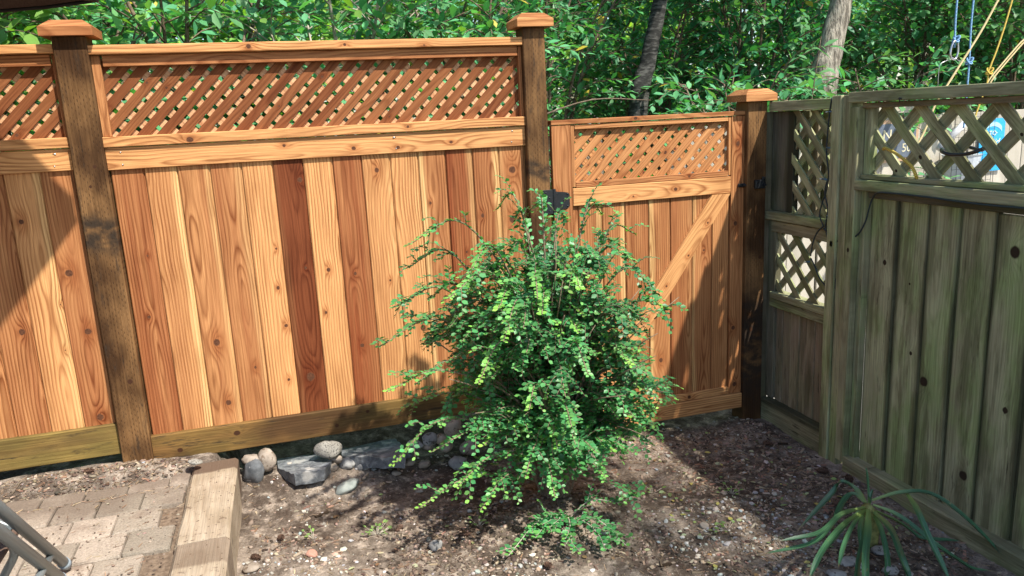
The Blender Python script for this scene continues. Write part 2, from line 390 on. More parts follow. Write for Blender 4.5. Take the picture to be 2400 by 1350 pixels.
# ================================================================== GROUND
PATIO_Z = 0.262
def dirt(x, y):
    """height of the soil, no fine noise"""
    z = 0.085*(1-smooth(-.2, 1.6, x)) + .0
    z += .03*smooth(3.2, 3.55, y)*(1-smooth(.6, 1.4, x)) + .05*smooth(3.3, 3.55, y)*(1-smooth(-.1, .6, x))
    z -= .02*smooth(1.6, 2.4, x)
    z += .05*math.exp(-((x-1.02)**2+(y-2.95)**2)/.09)        # mound under the shrub
    z += .03*math.exp(-((x-2.3)**2+(y-3.4)**2)/.05)
    if y > 3.5: z += .06*smooth(4.0, 5.0, y) - .14*smooth(3.60, 3.68, y)*(1-smooth(4.0, 5.0, y))*(1-smooth(.9, 1.3, x))  # trench added behind the fence so the gap beneath goes dark
    if x < -.41:                                              # raised side behind the timber
        up = PATIO_Z-.045 + .04*smooth(3.4, 3.52, y)*smooth(-.35, -.8, x) + .058*smooth(3.34, 3.5, y)
        if y > 3.52: up -= .2*smooth(3.58, 3.68, y)  # same added trench, darkening the gap below the left panel
        z = up
    elif x < -.3 and y > 3.47: z = z + (PATIO_Z-.02-z)*smooth(-.3, -.4, x)
    return z
def gz(x, y):
    z = dirt(x, y)
    if -3 < x < 4 and 0 < y < 5:
        n = mnoise.fractal(Vector((x*3.1, y*3.1, 1.7)), 1.0, 2.0, 3)*.014
        n += mnoise.fractal(Vector((x*16, y*16, 4.1)), .9, 2.1, 3)*.006
        if x < -.41 and y < 3.25: n *= .35
        z += n
    return z
def axis(lo, hi, step, far):
    a = list(np.arange(lo, hi+1e-6, step)); s = step; p = lo; q = hi; L = []; Rr = []
    while p > -far: s *= 1.5; p -= s; L.append(p)
    s = step
    while q < far: s *= 1.5; q += s; Rr.append(q)
    return L[::-1]+a+Rr
gx = axis(-1.5, 2.7, .0125, 90); gy = axis(1.75, 3.75, .0125, 90)
V = [(x, y, gz(x, y)) for y in gy for x in gx]; nx = len(gx)
F = [(j*nx+i, j*nx+i+1, (j+1)*nx+i+1, (j+1)*nx+i) for j in range(len(gy)-1) for i in range(nx-1)]
N = NT('bare_dirt'); P = N.pos()
n1 = N.noise(P, 2.3, 4, .6); n2 = N.noise(P, 14, 5, .65); n3 = N.noise(P, 90, 4, .7)
col = N.mix(N.sstep(.4, .66, N.ma('ADD', N.ma('MULTIPLY', n1, .55), N.ma('MULTIPLY', n2, .45))), (.075, .056, .043), (.3, .245, .195))
col = N.mix(N.ma('MULTIPLY', N.sstep(.5, .75, n2), .5), col, (.5, .41, .33))
col = N.mix(1.0, col, N.ramp(n3, (.3, .55), (.7, 1.3)), 'MULTIPLY')
v1 = N.voro(P, 130); col = N.mix(N.ma('MULTIPLY', N.ma('SUBTRACT', 1, N.sstep(.1, .3, v1)), N.sstep(.55, .7, N.noise(P, 45, 2))), col, (.4, .36, .3))
col = N.mix(N.sstep(.62, .74, N.noise(P, 38, 3)), col, (.06, .038, .026))
hh = N.ma('ADD', N.ma('MULTIPLY', n3, .6), N.ma('ADD', n2, N.ma('MULTIPLY', N.noise(P, 260, 3), .35)))
M['dirt'] = N.done(N.bsdf(col, .92, N.bump(hh, .9, .008), spec=.05))
g = obj('ground', mesh_from('ground', V, F, True), M['dirt']); tag(g, 'bare brown dirt ground with fine debris', kind='structure')

# ------------------------------------------------------------------ patio of square concrete pavers
N = NT('concrete_paver'); P = N.pos(); o_ = N.orand()
a = N.noise(P, 9, 4, .6); b = N.noise(P, 130, 3, .7)
col = N.mix(N.sstep(.3, .7, N.ma('ADD', N.ma('MULTIPLY', a, .6), N.ma('MULTIPLY', o_, .4))), (.29, .245, .19), (.36, .295, .235))
col = N.mix(1.0, col, N.ramp(b, (.25, .6), (.75, 1.28)), 'MULTIPLY')
col = N.mix(1.0, col, N.ramp(o_, (0, .82), (1, 1.12)), 'MULTIPLY')
col = N.mix(N.ma('MULTIPLY', N.sstep(.55, .72, N.noise(P, 7, 5, .65)), .65), col, (.15, .1, .07))
col = N.mix(N.sstep(.68, .74, N.noise(P, 55, 2)), col, (.085, .06, .045))
sx_, sy_, sz_ = N.sep(P)
soil = N.sstep(3.0, 3.46, N.ma('ADD', sy_, N.ma('MULTIPLY', N.ma('SUBTRACT', N.noise(P, 5, 5, .65), .5), 1.1)))
col = N.mix(N.ma('MULTIPLY', soil, .85), col, N.mix(b, (.09, .066, .05), (.22, .17, .13)))
M['paver'] = N.done(N.bsdf(col, .88, N.bump(N.ma('ADD', b, a), .7, .003), spec=.2))
px0, px1, py0, py1 = -2.4, -.507, 1.2, 3.5
bed = MB(); bed.box(((px0+px1)/2, (py0+py1)/2, PATIO_Z-.055), (px1-px0, py1-py0, .07), c=.002)
patio = shape('patio', bed, mat_noise('paver_joint_soil', (.1, .068, .046), (.2, .145, .1), 60, .95, .8, .004), loc=(-1.2, 2.2, PATIO_Z-.1))
tag(patio, 'patio of square concrete pavers in running bond', kind='structure')
def paver_mesh(seed, sx=.160, sy=.170, h=.05):
    rnd = random.Random(seed); r = .006; V = []; F = []
    ring = lambda s, z, j: [(sx/2*s[0]*u+rnd.uniform(-j, j), sy/2*s[1]*v+rnd.uniform(-j, j), z) for u, v in
            ((-1, -.93), (-.94, -1), (0, -1), (.94, -1), (1, -.93), (1, 0), (1, .93), (.94, 1), (0, 1), (-.94, 1), (-1, .93), (-1, 0))]
    V += ring((1, 1), -h, 0); V += ring((1, 1), -.008, .001); V += ring((.965, .965), -.001, .0015); V += ring((.8, .8), .0, .0)
    n = 12
    for k in range(3):
        for i in range(n): F.append((k*n+i, k*n+(i+1) % n, (k+1)*n+(i+1) % n, (k+1)*n+i))
    F.append(tuple(3*n+i for i in range(n)))
    return mesh_from('paver', V, F)
pm = [paver_mesh(i) for i in range(6)]; ph = paver_mesh(9, .078)
rowY = [3.42, 3.247, 3.07, 2.89, 2.71, 2.535, 2.36, 2.185, 2.01, 1.835]
rowR = [-.595, -.518, -.59, -.525, -.61, -.535, -.6, -.525, -.6, -.53]    # right end of each course
for r, (yc, xr) in enumerate(zip(rowY, rowR)):
    xc = xr-.0825
    while xc > -2.3:
        rz = Matrix.Rotation(random.uniform(-.012, .012), 3, 'Z') @ Matrix.Rotation(random.uniform(-.008, .008), 3, 'X')
        obj('paver', random.choice(pm), M['paver'], patio, (xc, yc, PATIO_Z+random.uniform(-.003, .003)), rz); xc -= .1655
    if r == 0: obj('paver', ph, M['paver'], patio, (xr+.042, yc, PATIO_Z+.004))

# ------------------------------------------------------------------ landscape timbers
N = NT('sawn_timber'); W = wood_core(N, 60); P = N.pos()
col = N.mix(N.sstep(.3, .7, N.noise(P, 6, 4)), (.31, .245, .17), (.42, .34, .25))
col = N.mix(N.ma('MULTIPLY', W['late'], .3), col, (.2, .13, .075))
col = N.mix(1.0, col, N.ramp(W['fib'], (.25, .72), (.75, 1.15)), 'MULTIPLY')
ends = N.attr('stain', out='Vector'); e0, e1, e2 = N.sep(ends)
dd = N.ma('ABSOLUTE', N.ma('ADD', N.ma('SUBTRACT', W['z'], e0), N.ma('MULTIPLY', W['wob'], .06)))
col = N.mix(N.ma('MULTIPLY', N.ma('SUBTRACT', 1, N.sstep(N.ma('MULTIPLY', e1, .8), e1, dd)), e2), col, (.1, .062, .042))
col = N.mix(N.ma('MULTIPLY', N.sstep(.58, .68, N.noise(P, 26, 4, .65)), .75), col, (.12, .08, .055))
col = N.mix(N.sstep(.66, .72, N.noise(P, 70, 2)), col, (.09, .06, .04))
M['timber'] = N.done(N.bsdf(col, .85, N.bump(N.ma('ADD', W['fib'], N.noise(P, 40, 4)), .7, .003), spec=.2))
def timber(name, y0, y1, dx, stain, label):
    x0, x1 = -.505+dx, -.318+dx; z0, z1 = -.02, .283
    V = []; F = []; ny, c = 26, .012
    prof = [(x0, z0), (x0, z1-c), (x0+c, z1), ((x0+x1)/2, z1+.001), (x1-c, z1), (x1, z1-c), (x1, (z0+z1)/2), (x1, z0)]
    cen = Vector(((x0+x1)/2, (y0+y1)/2, (z0+z1)/2))
    for j in range(ny+1):
        y = y0+(y1-y0)*j/ny
        for (x, z) in prof:
            q = mnoise.noise(Vector((x*9, y*5, z*9)))*.005
            # local frame: x -> x, y -> -z, z -> y
            V.append((x+q-cen.x, -(z+q*.6-cen.z), y-cen.y))
    n = len(prof)
    for j in range(ny):
        for i in range(n-1): F.append((j*n+i, (j+1)*n+i, (j+1)*n+i+1, j*n+i+1))
        F.append((j*n+n-1, (j+1)*n+n-1, (j+1)*n, j*n))
    F.append(tuple(range(n))); F.append(tuple(ny*n+i for i in range(n))[::-1])
    me = mesh_from('landscape_timber', V, F)
    o = wood('landscape_timber', None, M['timber'], None, cen, Matrix.Rotation(math.radians(-90), 3, 'X'), mesh=me, tone=.5)
    o['stain'] = stain; tag(o, label, 'timber edging', 'timbers edging the patio'); return o
timber('landscape_timber', 2.762, 3.475, 0, [.34, .1, .9], 'pale sawn landscape timber edging the pavers, dark stained end at the fence')
timber('landscape_timber', 1.2, 2.757, .003, [.72, .12, .55], 'browner landscape timber nearest the camera, butted end to end with another')

# ================================================================== CEDAR FENCE (plane facing the camera side, -Y)
Z = 1.72
YF, YB = 3.578, 3.592          # front of rails, front of boards
def post(x0, x1, ztop, label, stain, knots, zbase=-.3, mat='treated', tone=.5, yf=3.548):
    wdt = x1-x0; cx = (x0+x1)/2; t = thing('fence_post', label, 'post', (cx, yf+wdt/2, 0), 'cap-topped posts of the cedar fence')
    o = plank('shaft', t, M[mat], x0, x1, yf, yf+wdt, zbase, ztop, 'z', .004, knots=knots, cut=.06, tone=tone); o['stain'] = stain
    cw = wdt+.068; cy = yf+wdt/2; h = cw/2; k = h*.62          # bevelled cap
    z0, z1, z2 = ztop, ztop+.034, ztop+.062
    V = [(-h, -h, z0), (h, -h, z0), (h, h, z0), (-h, h, z0), (-h, -h, z1), (h, -h, z1), (h, h, z1), (-h, h, z1), (-k, -k, z2), (k, -k, z2), (k, k, z2), (-k, k, z2)]
    zc = (z0+z2)/2; rot = ROT_H
    Vl = [rot.inverted() @ Vector((x, y, z-zc)) for x, y, z in V]
    Fc = [(3, 2, 1, 0), (8, 9, 10, 11)]
    for i in range(4): j = (i+1) % 4; Fc += [(i, j, 4+j, 4+i), (4+i, 4+j, 8+j, 8+i)]
    wood('cap', t, M['cedar'], None, (cx, cy, zc), rot, mesh=mesh_from('cap', Vl, Fc), tone=random.uniform(.3, .6), cut=random.uniform(.0, .02))
    return t
post(-.800, -.676, Z+.405, 'tall incised brown post between the left panels, dark stain band halfway up', [.42, .11, .95], [(.02, -.23, .012), (-.01, .62, .008), (.02, .7, .007)])
post(1.150, 1.258, Z+.412, 'tall incised brown post beside the gate hinge, bluish stain near its middle', [.55, .06, .9], [(.0, -.1, .01)])
post(2.358, 2.474, Z+.028, 'short dark post at the gate latch, in the corner of both fences', [-.3, .45, .95], [(.03, .2, .01), (-.02, -.2, .012)], tone=.2)

def lattice(parent, mat, x0, x1, z0, z1, ymid, wd, pitch, t, plane='A', ang=45, phase=(0, 0), tones=((.2, .5), (.6, 1)), front_sign=1, name='lattice_strip'):
    """two layers of diagonal strips clipped to a rectangle; x is the horizontal coordinate within the wall"""
    for layer, sgn in ((0, front_sign), (1, -front_sign)):
        a = math.radians(ang)*sgn; u = (math.cos(a), math.sin(a)); n = (-u[1], u[0])
        cs = [(x-x0)*n[0]+(z-z0)*n[1] for x in (x0, x1) for z in (z0, z1)]
        k = math.floor(min(cs)/pitch)-1
        while k*pitch < max(cs)+pitch:
            off = (k+phase[layer])*pitch; k += 1
            # polygon: strip band clipped to rectangle
            poly = [(x0, z0), (x1, z0), (x1, z1), (x0, z1)]
            for s, lim in ((1, off-wd/2), (-1, -(off+wd/2))):
                out = []
                for i in range(len(poly)):
                    p, q = poly[i], poly[(i+1) % len(poly)]
                    dp = s*((p[0]-x0)*n[0]+(p[1]-z0)*n[1])-lim; dq = s*((q[0]-x0)*n[0]+(q[1]-z0)*n[1])-lim
                    if dp >= 0: out.append(p)
                    if dp*dq < 0: tt = dp/(dp-dq); out.append((p[0]+(q[0]-p[0])*tt, p[1]+(q[1]-p[1])*tt))
                poly = out
                if len(poly) < 3: break
            if len(poly) < 3: continue
            cx = sum(p[0] for p in poly)/len(poly); cz = sum(p[1] for p in poly)/len(poly)
            ar = abs(sum(poly[i][0]*poly[(i+1) % len(poly)][1]-poly[(i+1) % len(poly)][0]*poly[i][1] for i in range(len(poly))))/2
            if ar < 2e-4: continue
            # local frame: z along the strip
            loc = [((p[0]-cx)*u[0]+(p[1]-cz)*u[1], (p[0]-cx)*n[0]+(p[1]-cz)*n[1]) for p in poly]
            m_ = len(loc); V = [(-b, -t/2, a_) for a_, b in loc]+[(-b, t/2, a_) for a_, b in loc]
            Fp = [tuple(range(m_)), tuple(range(2*m_-1, m_-1, -1))]+[(i, i+m_, (i+1) % m_+m_, (i+1) % m_) for i in range(m_)]
            me = mesh_from('strip', V, Fp)
            yy = ymid+(-t/2-.0004 if layer == 0 else t/2+.0004)+random.uniform(-.0008, .0008)
            if plane == 'A':
                R = Matrix(((-n[0], 0, u[0]), (0, 1, 0), (-n[1], 0, u[1]))); c3 = (cx, yy, cz)
            else:        # wall facing -X; horizontal coordinate runs along -Y (towards the camera = right)
                R = Matrix(((0, 1, 0), (n[0], 0, -u[0]), (-n[1], 0, u[1]))); c3 = (yy, -cx, cz)
            if R.determinant() < 0: R = R @ Matrix.Diagonal((-1, 1, 1)); me.transform(Matrix.Diagonal((-1, 1, 1, 1))); me.flip_normals()
            kn = [(random.uniform(-.012, .012), random.uniform(-.2, .2), random.uniform(.004, .009))] if random.random() < .45 else []
            o = wood(name, parent, mat[layer] if isinstance(mat, tuple) else mat, None, c3, R, mesh=me, tone=random.uniform(*tones[layer]), knots=kn, cut=random.uniform(-.1, .1)); o['grime'] = random.uniform(-.15, .2)

B14 = [  # tone, sap, pith, cut, knots(u, v from board centre, r) for the fourteen boards left to right
 (0.26, 0, .02, .012, [(.03, .22, .006), (.0, -.05, .008)]), (0.62, .9, -.06, .02, []), (0.50, .5, -.03, -.01, [(.0, -.2, .016), (.015, -.49, .012)]),
 (0.40, .4, .01, .02, [(.02, -.34, .009)]), (0.98, 0, .09, .05, [(.04, .2, .006), (.03, .02, .007), (.045, -.16, .009), (.03, -.42, .007)]),
 (-0.30, -.1, .02, -.02, [(.0, -.42, .02), (.03, .1, .006), (.045, .5, .012)]), (0.96, .0, .12, .06, [(.0, .08, .009), (-.03, -.12, .007)]),
 (0.16, .0, -.02, .03, [(-.01, .05, .009), (-.01, -.3, .011)]), (0.86, .3, .08, .05, [(.0, .52, .012), (.02, .0, .006)]),
 (0.90, .2, -.07, .04, [(.03, -.25, .014)]), (0.42, -.9, .0, .02, [(-.02, .35, .006)]), (0.06, .5, -.03, .01, [(.01, .1, .006)]),
 (0.32, .8, .03, .02, [(-.03, .27, .009), (.02, -.35, .012)]), (0.46, -.2, .0, -.01, [(.0, .48, .018), (-.01, .24, .016)])]
def panel(label, x0, x1, zt, z_cap0, z_ledge, z_rail0, z_kick1, z_kick0, boards, group, xk=None, kick=None, kick_lab=None):
    t = thing('cedar_fence', label, 'fence panel', ((x0+x1)/2, YF+.03, z_kick0), group)
    plank('top_rail', t, M['cedar'], x0, x1, YF-.022, YF+.085, z_cap0, zt, 'x', .003, tone=.95, cut=.02, knots=[(.0, -.3, .009), (.01, .45, .007), (0, .1, .006)])
    # picture-frame strips holding the lattice
    plank('frame_strip', t, M['cedar'], x0+.045, x1-.022, YF+.002, YF+.024, z_cap0-.046, z_cap0-.002, 'x', .002, tone=.4)
    plank('frame_strip', t, M['cedar'], x0+.002, x0+.036, YF+.004, YF+.03, z_ledge, z_cap0-.003, 'z', .002, tone=.5)
    plank('frame_strip', t, M['cedar'], x1-.018, x1-.002, YF+.004, YF+.03, z_ledge, z_cap0-.003, 'z', .002, tone=.3)
    lattice(t, (M['lattice_front'], M['lattice_rear']), x0+.006, x1-.006, z_ledge-.004, z_cap0-.012, YF+.040, .0368, .0552, .0075, phase=(.2, .55), tones=((.1, .75), (.5, 1.0)))
    plank('ledge_rail', t, M['cedar'], x0, x1, YF-.014, YF+.075, z_ledge-.043, z_ledge, 'x', .003, tone=.92, knots=[(.005, -.58, .012), (.0, .35, .006)])
    plank('middle_rail', t, M['cedar'], x0, x1-.001, YF-.001, YF+.025, z_rail0, z_ledge-.045, 'x', .002, tone=.97, cut=.04, knots=[(.012, .1, .008), (-.015, -.2, .008), (.01, .55, .007), (.02, .3, .007)])
    for sx_ in (x0+.06, x0+.66*(x1-x0), x1-.07):
        for sz in (z_rail0+.02, z_ledge-.065):
            s = MB(); s.tube([(sx_+random.uniform(-.02, .02), YF-.0025, sz), (sx_, YF+.002, sz)], [.0032, .0038], 8); shape('screw', s, M['steel'], t)
    nb = len(boards); pw = (x1-x0-.012)/nb if xk is None else xk
    for i, (tone, sap, pith, cut, kn) in enumerate(boards):
        a = x1-.006-pw*(nb-i); 
        wood('board', t, M['cedar'], None, (a+pw/2, YB+.0085+random.uniform(-.0008, .0008), (z_kick1+z_rail0)/2), ROT_V, mesh=tongue_mesh(pw, .017, z_rail0-z_kick1+.06, .0062), tone=tone, sap=sap, pith=pith, cut=cut, knots=kn)
    k = plank('kick_board', t, M['kick_green' if kick_lab else 'kick'], x0-.002, x1+.002, YF-.008, YF+.03, z_kick0, z_kick1, 'x', .004, knots=kick or [], tone=.5, cut=.05); k['stain'] = [0, 0, 0]
    if kick_lab: k['label'] = kick_lab
    return t
panel('long cedar panel of fourteen vertical boards under a lattice strip, between the tall posts', -.680, 1.152, Z+.371, Z+.334, Z+.009, Z-.127, Z-1.311, Z-1.438, B14,
      'cedar fence panels', kick=[(.02, -.8, .01), (-.02, -.55, .014), (.02, -.1, .01), (-.03, .05, .008)])
B3 = [(.55, 0, .05, .05, []), (.4, 0, .09, .04, [(.03, -.1, .012)]), (.88, .7, .02, .03, [(-.03, .36, .012), (.06, .0, .005), (.045, -.2, .006)]), (.35, .1, .0, .015, [(-.02, .13, .016), (.015, -.13, .014), (.005, -.52, .015)])]
B3 = [(.6, 0, -.04, .05, [(.02, .3, .01)]), (.5, 0, .06, .04, []), (.7, .3, .03, .03, [(0, -.3, .01)])]+B3
B3 = [(round(random.uniform(.2, .95), 2), random.choice((0, .6, -.6)), round(random.uniform(-.05, .05), 3), .03, [(.01, round(random.uniform(-.4, .4), 2), .011)]) for _ in range(7)]+B3
post(-2.762, -2.640, Z+.405, 'tall incised brown post at the far left end of the cedar fence', [.3, .08, .8], [(.01, .2, .01)])
panel('left cedar panel running out of the picture, half in the umbrella shadow', -2.638, -.800, Z+.378, Z+.343, Z+.016, Z-.118, Z-1.229, Z-1.37, B3, 'cedar fence panels', xk=.1305,
      kick=[(-.02, .33, .008)], kick_lab='greenish treated kick board')

# ------------------------------------------------------------------ gate
GX0, GX1 = 1.284, 2.378
gt = thing('wooden_gate', 'cedar gate with lattice top, diagonal brace and black strap hinge', 'gate', ((GX0+GX1)/2, YF, Z-1.65))
plank('top_rail', gt, M['cedar'], GX0-.002, GX1+.001, YF-.004, YF+.07, Z-.040, Z-.017, 'x', .002, tone=.5, knots=[(0, -.1, .007)])
plank('stile', gt, M['cedar'], GX0, GX0+.1, YF, YF+.03, Z-1.566, Z-.042, 'z', .002, tone=.42, sap=.0, pith=.01, knots=[(-.03, .43, .009), (.0, .0, .005)])
plank('stile', gt, M['cedar'], GX1-.096, GX1, YF, YF+.03, Z-1.566, Z-.042, 'z', .002, tone=.5, pith=.0, knots=[(-.01, .62, .012), (-.02, .2, .013), (-.025, -.38, .012), (-.01, -.71, .012)])
plank('frame_strip', gt, M['cedar'], GX0+.122, GX1-.115, YF+.002, YF+.02, Z-.066, Z-.043, 'x', .0015, tone=.75)
plank('frame_strip', gt, M['cedar'], GX0+.102, GX0+.119, YF+.003, YF+.022, Z-.346, Z-.043, 'z', .0015, tone=.5)
plank('frame_strip', gt, M['cedar'], GX1-.113, GX1-.098, YF+.003, YF+.022, Z-.346, Z-.043, 'z', .0015, tone=.7)
plank('frame_strip', gt, M['cedar'], GX0+.121, GX1-.114, YF+.002, YF+.02, Z-.350, Z-.322, 'x', .0015, tone=.4, knots=[(0, -.3, .01), (0, .2, .008)])
lattice(gt, (M['lattice_gate'], M['lattice_gate']), GX0+.112, GX1-.106, Z-.342, Z-.05, YF+.033, .036, .0552, .0075, phase=(.1, .4), tones=((.45, .9), (.4, .9)))
plank('middle_rail', gt, M['cedar'], GX0+.102, GX1-.098, YF-.002, YF+.03, Z-.440, Z-.352, 'x', .003, tone=1.1, cut=.05, knots=[(.0, .12, .01), (.02, -.12, .007)])
nb = 7; ed = [GX0+.1, 1.405+.012, 1.545, 1.672, 1.805, 1.93, 2.06, 2.178, GX1-.096]
GB = [(.3, 0), (.45, .9), (.4, .9), (.35, 0), (.45, -.9), (.3, .2), (.42, -.6), (.55, 0)]
for i in range(8):
    wood('board', gt, M['cedar'], None, ((ed[i]+ed[i+1])/2, YB+.0085, Z-.985), ROT_V, mesh=tongue_mesh(ed[i+1]-ed[i], .017, 1.15, .006), tone=GB[i][0], sap=GB[i][1], knots=[(.0, -.33, .012)] if i == 4 else ([(.01, .25, .006)] if i == 6 else []))
# brace between upper right and lower left corners
a0, a1 = Vector((2.222, 0, Z-.443)), Vector((1.405, 0, Z-1.50)); dv = (a0-a1).normalized(); nv = Vector((-dv.z, 0, dv.x)); wdt = .088
q = [(a1, 1), (a1, -1), (a0, -1), (a0, 1)]
poly = [(GX0+.106, Z-1.523), (GX0+.106+.118, Z-1.523), (2.276, Z-.442), (2.168, Z-.442)]
cx = sum(p[0] for p in poly)/4; cz = sum(p[1] for p in poly)/4
loc = [((p[0]-cx)*dv.x+(p[1]-cz)*dv.z, (p[0]-cx)*nv.x+(p[1]-cz)*nv.z) for p in poly]
Vb = [(-b, -.0085, a_) for a_, b in loc]+[(-b, .0085, a_) for a_, b in loc]
me = mesh_from('brace', Vb, [(0, 1, 2, 3), (7, 6, 5, 4)]+[(i, i+4, (i+1) % 4+4, (i+1) % 4) for i in range(4)])
wood('brace', gt, M['cedar'], None, (cx, YF+.0045, cz), Matrix(((-nv.x, 0, dv.x), (0, 1, 0), (-nv.z, 0, dv.z))), mesh=me, tone=.95, cut=.05, knots=[(.0, .5, .008), (.01, .3, .007), (.0, .1, .006), (.01, -.1, .008)])
plank('lower_rail', gt, M['cedar'], GX0+.102, GX1-.098, YF-.002, YF+.03, Z-1.566, Z-1.525, 'x', .003, tone=.95, knots=[(.0, .2, .01)])
plank('bottom_rail', gt, M['cedar'], GX0-.002, GX1+.001, YF-.012, YF+.028, Z-1.655, Z-1.568, 'x', .004, tone=.9, knots=[(.0, .0, .008)])
# strap hinge: leaf on the post, knuckle, tapered leaf on the gate
hz = Z-.405
hb = MB(); hb.box((1.243, 3.546, hz), (.05, .004, .118), c=.001); hb.box((1.245, 3.5465, hz), (.004, .0046, .118), c=.001)
hb.tube([(1.276, 3.548, hz-.061), (1.276, 3.548, hz+.061)], .0085, 12)
hg = shape('hinge', hb, M['black_metal'], gt, False, loc=(1.276, 3.546, hz))
lf = MB(); pts = [(1.286, .046), (1.34, .040), (1.358, .036), (1.366, .026), (1.366, -.028), (1.358, -.038), (1.34, -.043), (1.286, -.049)]
yv0, yv1 = YF-.0055, YF-.0015
lf.add([(x, yv0, hz+z) for x, z in pts]+[(x, yv1, hz+z) for x, z in pts], [tuple(range(8)), tuple(range(15, 7, -1))]+[(i, i+8, (i+1) % 8+8, (i+1) % 8) for i in range(8)])
lf.box((1.281, 3.561, hz), (.012, .032, .098), c=.001)
shape('hinge_leaf', lf, M['black_metal'], hg, False)
for (x, z, yy) in ((1.298, .036, yv0), (1.298, -.036, yv0), (1.354, .03, yv0), (1.354, -.03, yv0), (1.335, 0, yv0), (1.232, .045, 3.544), (1.25, .02, 3.544), (1.232, -.015, 3.544), (1.25, -.045, 3.544)):
    s = MB(); s.tube([(x, yy-.0025, hz+z), (x, yy, hz+z)], [.0028, .0045], 10); shape('screw', s, M['black_metal'], hg, True)
# latch: bar on the gate, catch box on the post
lb = MB(); lz = Z-.403
lb.box((2.345, YF-.006, lz), (.05, .012, .018), c=.003); lb.tube([(2.345, YF-.018, lz), (2.41, YF-.022, lz-.001)], .0055, 10)
shape('latch_bar', lb, M['black_metal'], gt, False, loc=(2.345, YF, lz))
lc = MB(); lc.box((2.428, 3.537, lz+.002), (.058, .02, .046), c=.003); lc.box((2.447, 3.530, lz+.03), (.018, .012, .02), c=.002); lc.tube([(2.45, 3.54, lz-.002), (2.45, 3.515, lz-.002)], .007, 10)
shape('latch_catch', lc, M['black_metal'], gt, False, loc=(2.428, 3.54, lz))

# ================================================================== OLD FENCE along the right (wall facing -X)
XB = 2.50
def bplank(name, parent, ya, yb, z0, z1, xo=0, t=.035, grain='z', mat='old', **kw):
    gr = kw.pop('grime', random.uniform(-.1, .12))
    o = plank(name, parent, M[mat], XB+xo, XB+xo+t, ya, yb, z0, z1, grain, kw.pop('c', .003), 'B', tone=kw.pop('tone', random.uniform(.2, .8)), **kw); o['grime'] = gr; return o
b1 = thing('weathered_fence', 'narrow weathered panel in the corner with tall lattice, small lattice window and reddish boards', 'fence panel', (XB+.03, 3.3, 0), 'weathered fence along the right')
bplank('top_rail', b1, 3.035, 3.545, 1.692, 1.742, -.02, .08, 'y')
bplank('side_stud', b1, 3.385, 3.62, 1.172, 1.690, .02, .035, mat='old_post')
bplank('side_stud', b1, 3.56, 3.64, -.05, 1.69, -.024, .042, mat='old_post')
lattice(b1, M['old'], -3.40, -3.045, 1.17, 1.69, XB+.03, .038, .092, .009, 'B', phase=(.2, .6), tones=((.5, .9), (.1, .5)), front_sign=-1)
bplank('middle_rail', b1, 3.04, 3.565, 1.128, 1.172, -.02, .085, 'y')
bplank('window_rail', b1, 3.06, 3.53, 1.062, 1.122, .0, .05, 'y')
bplank('side_stud', b1, 3.495, 3.56, .12, 1.124, .005, .04, mat='old_post')
bplank('side_stud', b1, 3.046, 3.075, .12, 1.06, -.004, .05, mat='old_red')
lattice(b1, M['old'], -3.495, -3.078, .735, 1.06, XB+.025, .036, .1, .009, 'B', phase=(.3, .1), tones=((.5, .9), (.1, .5)), front_sign=-1)
bplank('window_sill', b1, 3.06, 3.515, .70, .735, -.012, .075, 'y')
bplank('lower_rail', b1, 3.055, 3.525, .652, .698, -.005, .05, 'y', grime=.3)
ya = 3.495; k = 0
while ya > 3.08:
    wv = .056+.01*((k*7) % 3); bplank('board', b1, max(ya-wv, 3.076)+.001, ya, .10, .66, .022+.003*(k % 2), .018, mat='old_red', grime=.12+.1*random.random()); ya -= wv; k += 1
# sloping bottom plate
bp = wood('bottom_plate', b1, M['old'], (.19, .055, .53), (XB+.0, 3.285, .02), ROT_BV @ Matrix.Rotation(math.radians(90), 3, 'Y') @ Matrix.Rotation(math.radians(0), 3, 'X'), .004, .3); bp['grime'] = .3
for i, y in enumerate((3.39, 3.32, 3.24, 3.17, 3.10)):
    bplank('rear_slat', b1, y-.048, y+.005, 1.14, 1.69, .075, .015, mat='old_red' if i % 2 else 'old')
pb = thing('old_fence_post', 'weathered double post where the two mossy old panels meet', 'post', (XB, 2.97, 0))
bplank('stud', pb, 2.977, 3.038, -.3, 1.752, -.042, .09, tone=.75, grime=.0)
bplank('stud', pb, 2.918, 2.973, -.3, 1.752, -.034, .085, tone=.6, grime=.05)
b2 = thing('weathered_fence', 'wide mossy green-grey board panel with open diamond lattice along its top', 'fence panel', (XB+.03, 2.0, 0), 'weathered fence along the right')
YE = .2
bplank('side_stud', b2, 2.858, 2.914, .02, 1.698, -.045, .06, tone=.6, knots=[(0, .2, .008)])
bplank('side_stud', b2, 2.815, 2.853, 1.402, 1.698, -.012, .04, tone=.6)
bplank('side_stud', b2, 2.82, 2.855, .02, 1.335, -.015, .035, tone=.3)
bplank('top_rail', b2, YE, 2.912, 1.716, 1.762, -.058, .1, 'y', tone=.5, knots=[(0, .38, .012), (.01, -.35, .012)])
bplank('frame_strip', b2, YE, 2.855, 1.690, 1.714, -.03, .05, 'y', mat='old_red', tone=.4)
lattice(b2, M['old'], -2.83, -YE, 1.395, 1.70, XB+.02, .046, .128, .011, 'B', phase=(.05, .25), tones=((.5, .9), (.1, .5)), front_sign=-1)
bplank('frame_strip', b2, YE, 2.856, 1.383, 1.404, -.025, .06, 'y', tone=.3)
bplank('middle_rail', b2, YE, 2.862, 1.335, 1.381, -.05, .085, 'y', tone=.5)
bplank('board_rail', b2, YE, 2.855, 1.300, 1.333, -.005, .04, 'y', mat='old_post')
ya = 2.815; k = 0
